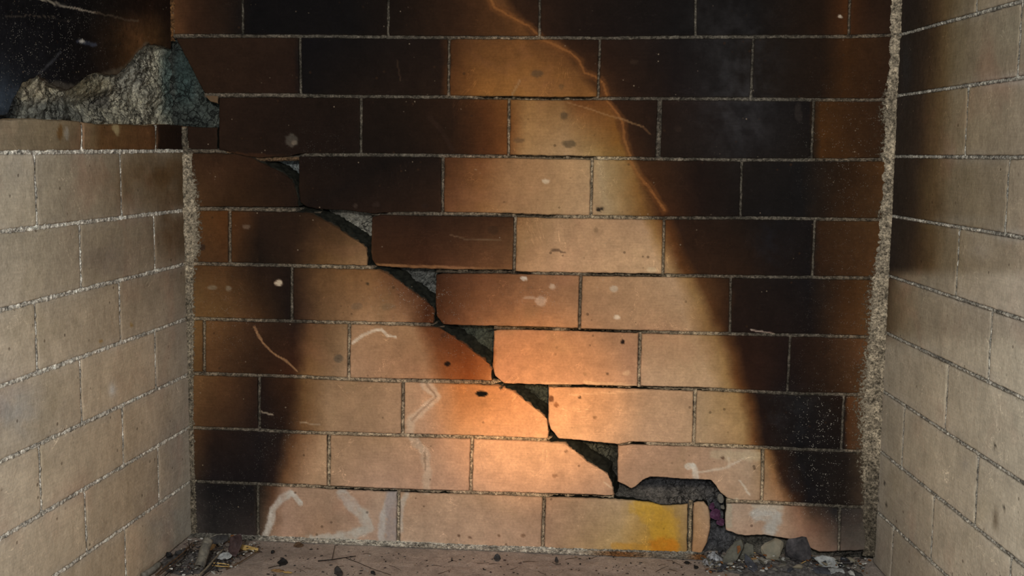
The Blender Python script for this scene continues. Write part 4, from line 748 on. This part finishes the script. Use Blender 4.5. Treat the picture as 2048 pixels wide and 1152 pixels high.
for i, (lb, pp, r, mt, zs) in enumerate([
 ('long brown twig running up the left pile to the corner', [(312,1150),(338,1128),(366,1106),(384,1086)], .0017, 'twig', [.008,.010,.013,.014]),
 ('thin dark twig below the long brown twig', [(330,1151),(350,1134),(368,1117),(380,1098)], .0012, 'twigdk', [.008,.010,.012,.014]),
 ('red-brown twig beside the long brown twig', [(318,1150),(345,1130),(372,1107)], .0010, 'twig', [.010,.012,.014]),
 ('grey twig slanting through the middle of the left pile', [(398,1151),(415,1134),(432,1114),(446,1099)], .0018, 'twiggrey', [.009,.012,.014,.013]),
 ('dark twig lying beside the slanting grey twig', [(404,1152),(424,1136),(438,1118)], .0013, 'twigdk', [.008,.011,.012]),
 ('long thin tan twig leaning out of the left pile over the hearth', [(452,1138),(478,1126),(500,1112),(520,1101)], .0011, 'twig', [.004,.006,.007,.006]),
 ('short black twig under the yellow wood sliver', [(476,1110),(492,1103),(508,1101),(524,1104)], .0010, 'twigdk', [.008,.008,.007,.004]),
 ('thin dark stem curving behind the bark roll', [(386,1086),(398,1082),(410,1083)], .0010, 'twigdk', [.014,.017,.016]),
 ('short grey stem standing by the left corner', [(382,1104),(378,1090),(377,1080)], .0010, 'twigdk', [.010,.016,.020])]): twig(lb, pp, r, mt, zs, seed=60+i)
# grey fragments heaped in the left corner
rs = np.random.RandomState(5)
LMARK = [(345,1112,'by the black charcoal bit at the left wall'),(400,1110,'beside the bark roll'),(470,1100,'at the foot of the upright brown leaf'),(440,1130,'around the golden straw pieces'),(500,1115,'below the yellow wood sliver'),(565,1118,'near the dark ragged leaf'),(600,1096,'near the brown curled leaf'),(660,1112,'around the forked twig'),(677,1142,'near the feathery seed head'),(770,1115,'by the wall left of centre'),(760,1145,'near the front charcoal bit'),(880,1125,'left of the fan-shaped husk'),(994,1120,'around the fan-shaped husk'),(1060,1130,'left of the narrow dark leaf'),(1113,1125,'around the narrow dark leaf'),(1210,1130,'before the orange-stained mortar'),(1300,1130,'below the yellow-stained brick'),(1385,1130,'beside the ash mound'),(1428,1125,'on the ash mound'),(1465,1125,'in front of the leaning stone slivers'),(1505,1135,'around the curved dark shard'),(1550,1130,'around the pale brick chunk'),(1595,1140,'around the big charcoal lump'),(1655,1135,'around the burnt paper'),(1710,1135,'in the right corner')]
def nearest(x, y): return min(LMARK, key=lambda q: abs(q[0]-x)+2*abs(q[1]-y))[2]
def scatter(name, label, cat, group, mats, n, xr, yr, sz, seed, zmax=.012, flat=.5, poly=None):
    r = np.random.RandomState(seed); protos = [bpy.data.objects.new(name, stone_mesh(name, M[m], 1, .8, flat, seed+i*3, 12)) for i, m in enumerate(mats)]
    used = set(); c = 0
    while c < n:
        x, y = r.uniform(*xr), r.uniform(*yr)
        if poly and not poly(x, y): continue
        i = r.randint(len(protos)); s = px2m(r.uniform(*sz)); z = r.uniform(0, zmax)
        o = protos[i] if i not in used else protos[i].copy(); used.add(i); COL.objects.link(o); p = flr(x, y, 0.)
        if p[1] > -.006: p[1] = -.006-r.uniform(0, .01)
        o.location = (p[0], p[1], max(z-.001, -.0003)); o.scale = (s*r.uniform(.7, 1.5), s*r.uniform(.6, 1.1), s*r.uniform(.5, 1.1)); o.rotation_euler = (r.uniform(-.5, .5) if zmax > .002 else 0, r.uniform(-.5, .5) if zmax > .002 else 0, r.uniform(0, 6.28)); tag(o, label+' '+nearest(x, y), cat, group); c += 1
lp = lambda x, y: (x > 330+(1150-y)*.7) and (x-400)/90+(y-1122)/60 < 1.0
scatter('grey_fragment', 'small grey fragment', 'fragment', 'small grey fragments in the left corner pile', ['mid', 'lump', 'barkdk', 'white'], 60, (340, 480), (1090, 1150), (4, 12), 71, .010, poly=lp)
# --- things lying on the middle of the hearth
def leafy(label, x, y, w, h, mat, rz, seed, curl=20, tilt=.25, name='dry_leaf', z=.002):
    o = sheet(name, M[mat], S_([(-w,0),(-w*.5,h*.8),(w*.1,h),(w*.7,h*.6),(w,0),(w*.5,-h*.8),(-w*.3,-h*.9)]), curl=curl, seed=seed); sized(o, x, y, z, tilt, 0, rz); return tag(o, label, 'leaf')
leafy('brown curled leaf at the foot of the wall, left of centre', 597, 1091, 11, 8, 'twig', .4, 80, 45, .5); leafy('dark ragged leaf on the left of the hearth', 565, 1126, 11, 12, 'coal', .2, 81, 30, .3)
leafy('thin orange-tan leaf lying near the front left of the hearth', 555, 1142, 15, 7, 'tan', -.1, 82, 8, .05, z=.001); leafy('pale cream seed husk beside the orange-tan leaf', 575, 1145, 10, 4, 'straw', 0, 83, 20, .05, z=.001)
leafy('dark feathery seed head at the front edge of the hearth', 677, 1146, 9, 24, 'barkdk', .4, 84, 10, .1); leafy('dark fan-shaped seed husk at the foot of the wall, centre', 994, 1117, 8, 10, 'barkdk', .1, 85, 30, .5)
leafy('narrow dark leaf on the hearth right of the fan-shaped husk', 1113, 1122, 4, 13, 'barkdk', .1, 86, 20, .2); leafy('dark leaf scrap near the right end of the yellow stain', 1374, 1126, 7, 5, 'coal', .1, 87, 20, .3); leafy('black curled scrap next to the leaf scrap by the ash mound', 1392, 1135, 6, 5, 'coal', .9, 88, 40, .4)
o = stone('round_black_pebble', M['coal'], 545, 1107, 8, 7, 8, 90); tag(o, 'round black pebble on the left of the hearth', 'pebble')
o = stone('charcoal_bit', M['coal'], 746, 1147, 10, 6, 8, 91); tag(o, 'black charcoal bit near the front of the hearth, left of centre', 'charcoal')
o = stone('white_pebble', M['white'], 660, 1121, 5, 3, 4, 92); tag(o, 'tiny white pebble caught by the forked twig', 'pebble')
twig('forked dark twig lying on the hearth left of centre', [(636,1122),(665,1119),(690,1115),(712,1112)], .0010, 'twigdk', [.002]*4, seed=93, fork=[(664,1119),(667,1104),(670,1091),(676,1090)])
twig('long thin twig trailing right of the forked twig', [(692,1116),(714,1124),(734,1133),(752,1140),(782,1150)], .0006, 'twigdk', [.0015]*5, seed=94)
twig('thin brown stem near the front left of the hearth', [(536,1136),(556,1131),(572,1129)], .0006, 'twigdk', [.0015]*3, seed=95)
hp = lambda x, y: y > 1094+(x-520)*.026
scatter('leaf_crumb', 'tiny dark crumb on the hearth', 'crumb', 'tiny dark crumbs scattered on the hearth', ['coal', 'leaf', 'barkdk', 'coal'], 150, (520, 1400), (1094, 1151), (2, 6.5), 96, 0., .35, hp)
scatter('pale_crumb', 'tiny pale crumb on the hearth', 'crumb', 'tiny pale crumbs scattered on the hearth', ['white', 'tan', 'mid'], 28, (520, 1400), (1098, 1151), (2, 4.5), 97, 0., .4, hp)
r_ = np.random.RandomState(12)
for i in range(22):
    x, y = r_.uniform(540, 1380), r_.uniform(1104, 1148); a = r_.uniform(-.5, .5); L = r_.uniform(10, 26); y = max(y, 1104+(x-520)*.02)
    twig('hair-thin dark stem on the hearth '+nearest(x, y), [(x, y), (x+L*.5, y+L*.5*a+r_.uniform(-2, 2)), (x+L, y+L*a)], .00038, 'twigdk', [.0012]*3, 'stem', 'dry_twig', 'hair-thin stems scattered on the hearth', 130+i)
# --- right pile
def petal(label, x, y, w, h, z, seed, yd):
    o = sheet('purple_petal', M['purple'], S_([(-w,-h*.6),(-w*.9,h*.5),(-w*.2,h),(w*.6,h*.7),(w,0),(w*.5,-h*.9),(-w*.3,-h)]), curl=50, bend=-30, seed=seed, crease=.5, rough=.001); d = ray(x, y); t = (yd-CAM[1])/d[1]; p = CAM+t*d; o.location = tuple(p); o.rotation_euler = (1.2, .1, .15); tag(o, label, 'petal', 'purple petals in the wall gap')
petal('top small purple petal caught in the wall gap', 1424, 1013, 6, 8, 0, 201, -.001); petal('large crumpled purple petal in the wall gap', 1431, 1029, 12, 12, 0, 202, -.003); petal('lowest purple petal in the wall gap', 1441, 1044, 9, 8, 0, 203, -.001)
for lb, x, y, w, h, sdd in [('larger white stone chip above the purple petals', 1441, 1006, 14, 20, 205), ('smaller white stone chip above the purple petals', 1445, 1018, 9, 8, 206), ('tiny white chip under the lowest purple petal', 1445, 1051, 5, 6, 207)]:
    o = bpy.data.objects.new('white_chip', stone_mesh('white_chip', M['white'] if sdd == 207 else M['mid'], px2m(w), px2m(10), px2m(h), sdd)); COL.objects.link(o); d = ray(x, y); t = (-.001-CAM[1])/d[1]; p = CAM+t*d; o.location = tuple(p); tag(o, lb, 'stone chip')
def slab(name, label, cat, mat, outl, x, y, thick, rx, ry, rz, seed, z=.003, curl=0, bend=0):
    o = sheet(name, M[mat], S_(outl), curl=curl, bend=bend, thick=thick, seed=seed, rough=.0008); sized(o, x, y, z, rx, ry, rz); return tag(o, label, cat)
o = slab('slate_chip', 'long grey-green stone sliver leaning in the right pile', 'stone', 'slate', [(-14,0),(-5,24),(9,50),(22,56),(28,42),(18,14),(4,-3)], 1457, 1130, .007, math.radians(72), 0, math.radians(-22), 210)
o = slab('slate_chip', 'short grey-green stone sliver behind the long one', 'stone', 'slate', [(-12,0),(-10,20),(2,34),(16,30),(18,8),(6,-4)], 1490, 1118, .006, math.radians(72), 0, math.radians(-8), 211)
q = sheet('orange_stain_flake', M['rust'], S_([(-3,-8),(-4,8),(2,9),(4,0)]), seed=212); sized(q, 1478, 1100, .034, math.radians(70), 0, .1); tag(q, 'orange rusty flake on top of the leaning stone sliver', 'flake')
o = stone('pale_clay_chunk', M['chunk'], 1548, 1122, 48, 48, 26, 220, .1, -.15); tag(o, 'pale pinkish-grey brick chunk in the right pile', 'brick chunk')
o = stone('charcoal_lump', M['lump'], 1594, 1128, 58, 62, 36, 224, .3); tag(o, 'big dark charcoal lump right of the pale brick chunk', 'charcoal')
o = slab('dark_shard', 'dark curved shard with a sharp edge at the front of the right pile', 'shard', 'slatedk', [(-18,22),(-6,16),(14,4),(22,-10),(14,-16),(0,-10),(-12,4)], 1500, 1132, .003, math.radians(28), math.radians(10), math.radians(-18), 226, .008, 12)
o = slab('grey_slab', 'flat pale grey slab behind the curved dark shard', 'stone', 'mid', [(-22,-9),(-18,8),(0,12),(20,8),(23,-6),(6,-11)], 1524, 1128, .004, math.radians(32), 0, .1, 228, .005)
o = slab('burnt_paper', 'crumpled pale grey burnt paper at the right end of the pile', 'burnt paper', 'foil', [(-26,12),(-8,16),(14,13),(26,-2),(18,-16),(4,-10),(-8,-14),(-14,0)], 1652, 1126, .0012, math.radians(34), 0, math.radians(-12), 230, .010, 14, -10)
o = slab('burnt_paper', 'second grey burnt paper scrap in front of the crumpled one', 'burnt paper', 'foil', [(-16,6),(0,10),(15,6),(16,-8),(0,-11),(-14,-8)], 1672, 1143, .0012, math.radians(24), 0, .2, 231, .006, -10, 10)
o = stone('grey_stone', M['slatedk'], 1640, 1150, 42, 16, 26, 233); tag(o, 'smooth bluish-grey stone at the front edge of the right pile', 'stone')
o = stone('grey_stone', M['mid'], 1556, 1143, 34, 16, 22, 234, .4); tag(o, 'pale grey stone in front of the pale brick chunk', 'stone')
o = stone('grey_stone', M['slatedk'], 1578, 1149, 22, 16, 16, 236, .8); tag(o, 'bluish grey stone in front of the charcoal lump', 'stone')
o = stone('black_bit', M['coal'], 1674, 1138, 16, 8, 9, 237); tag(o, 'black charcoal bit between the two burnt paper scraps', 'charcoal')
leafy('pale tan husk beside the short stone sliver', 1506, 1118, 9, 4, 'tan', .2, 240, 30, .3, z=.012)
def wall_twig(label, pts, r, seed, mat='twigdk'):
    P = []
    for x, y, yd in pts: d = ray(x, y); t = (yd-CAM[1])/d[1]; P.append(CAM+t*d)
    return tag(tube('twig', M[mat], P, r, seed=seed, taper=.7), label, 'twig')
wall_twig('upper of two thin black twigs along the foot of the wall, right corner', [(1624,1122,-.020),(1660,1114,-.012),(1700,1106,-.006),(1727,1102,-.004)], .0011, 250)
wall_twig('lower of two thin black twigs along the foot of the wall, right corner', [(1668,1124,-.018),(1692,1123,-.014),(1712,1118,-.010),(1728,1117,-.008)], .0009, 251)
for i, (lb, pp, r, mt, zs) in enumerate([
 ('white straw bit right of the stone slivers', [(1500,1104),(1514,1106)], .0009, 'straw', [.014,.014]), ('pale stem lying left of the pale brick chunk', [(1508,1110),(1528,1107)], .0008, 'twiggrey', [.012,.012]),
 ('thin grey stem leaning on the long stone sliver', [(1452,1106),(1464,1090)], .0008, 'twiggrey', [.006,.020]), ('grey looped stem at the front of the right pile', [(1536,1138),(1522,1145),(1540,1149),(1554,1140)], .0009, 'twiggrey', [.006,.004,.003,.005]),
 ('dark forked stem over the ash mound', [(1428,1104),(1436,1109),(1446,1100)], .0009, 'twigdk', [.014,.016,.020]), ('small black twig at the left edge of the ash mound', [(1408,1116),(1422,1105)], .0010, 'twigdk', [.006,.012]),
 ('pale straw bit lying on the charcoal lump', [(1600,1128),(1612,1122)], .0009, 'straw', [.010,.014])]): twig(lb, pp, r, mt, zs, seed=260+i)
# broken bent wire-like stem hook
twig('black hooked stem in front of the pale brick chunk', [(1540,1136),(1538,1128),(1548,1120),(1558,1122),(1556,1130)], .0011, 'twigdk', [.006,.010,.012,.010,.007], seed=275)
def litter(parent, name, label, mats, n, xr, yr, sz, seed, zmax, poly):
    r = np.random.RandomState(seed); V = []; F = []; MI = []; k = 0; pm = [stone_mesh('bit', M[mats[0]], 1, .8, .5, seed+i, 10) for i in range(4)]; c = 0
    while c < n:
        x, y = r.uniform(*xr), r.uniform(*yr)
        if not poly(x, y): continue
        m = pm[r.randint(4)]; s_ = px2m(r.uniform(*sz)); v = np.array([q.co[:] for q in m.vertices])*np.array([s_*r.uniform(.7, 1.6), s_*r.uniform(.5, 1.1), s_*r.uniform(.4, 1.1)]); R_ = np.array(Matrix.Rotation(r.uniform(0, 6.3), 3, 'Z') @ Matrix.Rotation(r.uniform(-.6, .6), 3, 'X')); v = v @ R_.T; p = flr(x, y, 0.)
        if p[1] > -.006: p[1] = -.006-r.uniform(0, .01)
        v += np.array([p[0], p[1], r.uniform(0, zmax)-.001]); mi = r.randint(len(mats))
        for q in m.polygons: F.append(tuple(int(a)+k for a in q.vertices)); MI.append(mi)
        V.append(v); k += len(v); c += 1
    me = bpy.data.meshes.new(name); me.from_pydata([tuple(a) for a in np.concatenate(V)], [], F); me.update()
    for q in mats: me.materials.append(M[q])
    me.polygons.foreach_set('material_index', np.array(MI, np.int32)); o = bpy.data.objects.new(name, me); COL.objects.link(o); o.parent = parent; o['label'] = label; return o
rp = lambda x, y: y > 1112+(x-1400)*.02
scatter('grey_fragment', 'small grey fragment', 'fragment', 'small grey fragments in the right pile', ['mid', 'lump', 'slatedk', 'white', 'slate', 'chunk'], 110, (1412, 1730), (1112, 1151), (6, 19), 281, .013, poly=rp)
litter(HEAP_R, 'crumb_litter', 'litter of dark, white and rusty crumbs through the right pile', ['coal', 'white', 'lump', 'foil', 'mid', 'rust', 'mid'], 520, (1406, 1735), (1112, 1152), (2.5, 8), 301, .014, rp)
litter(HEAP_L, 'crumb_litter', 'litter of dark and pale crumbs through the left corner pile', ['coal', 'leaf', 'barkdk', 'white', 'mid', 'twig'], 380, (335, 525), (1086, 1152), (2.5, 7), 305, .012, lp)
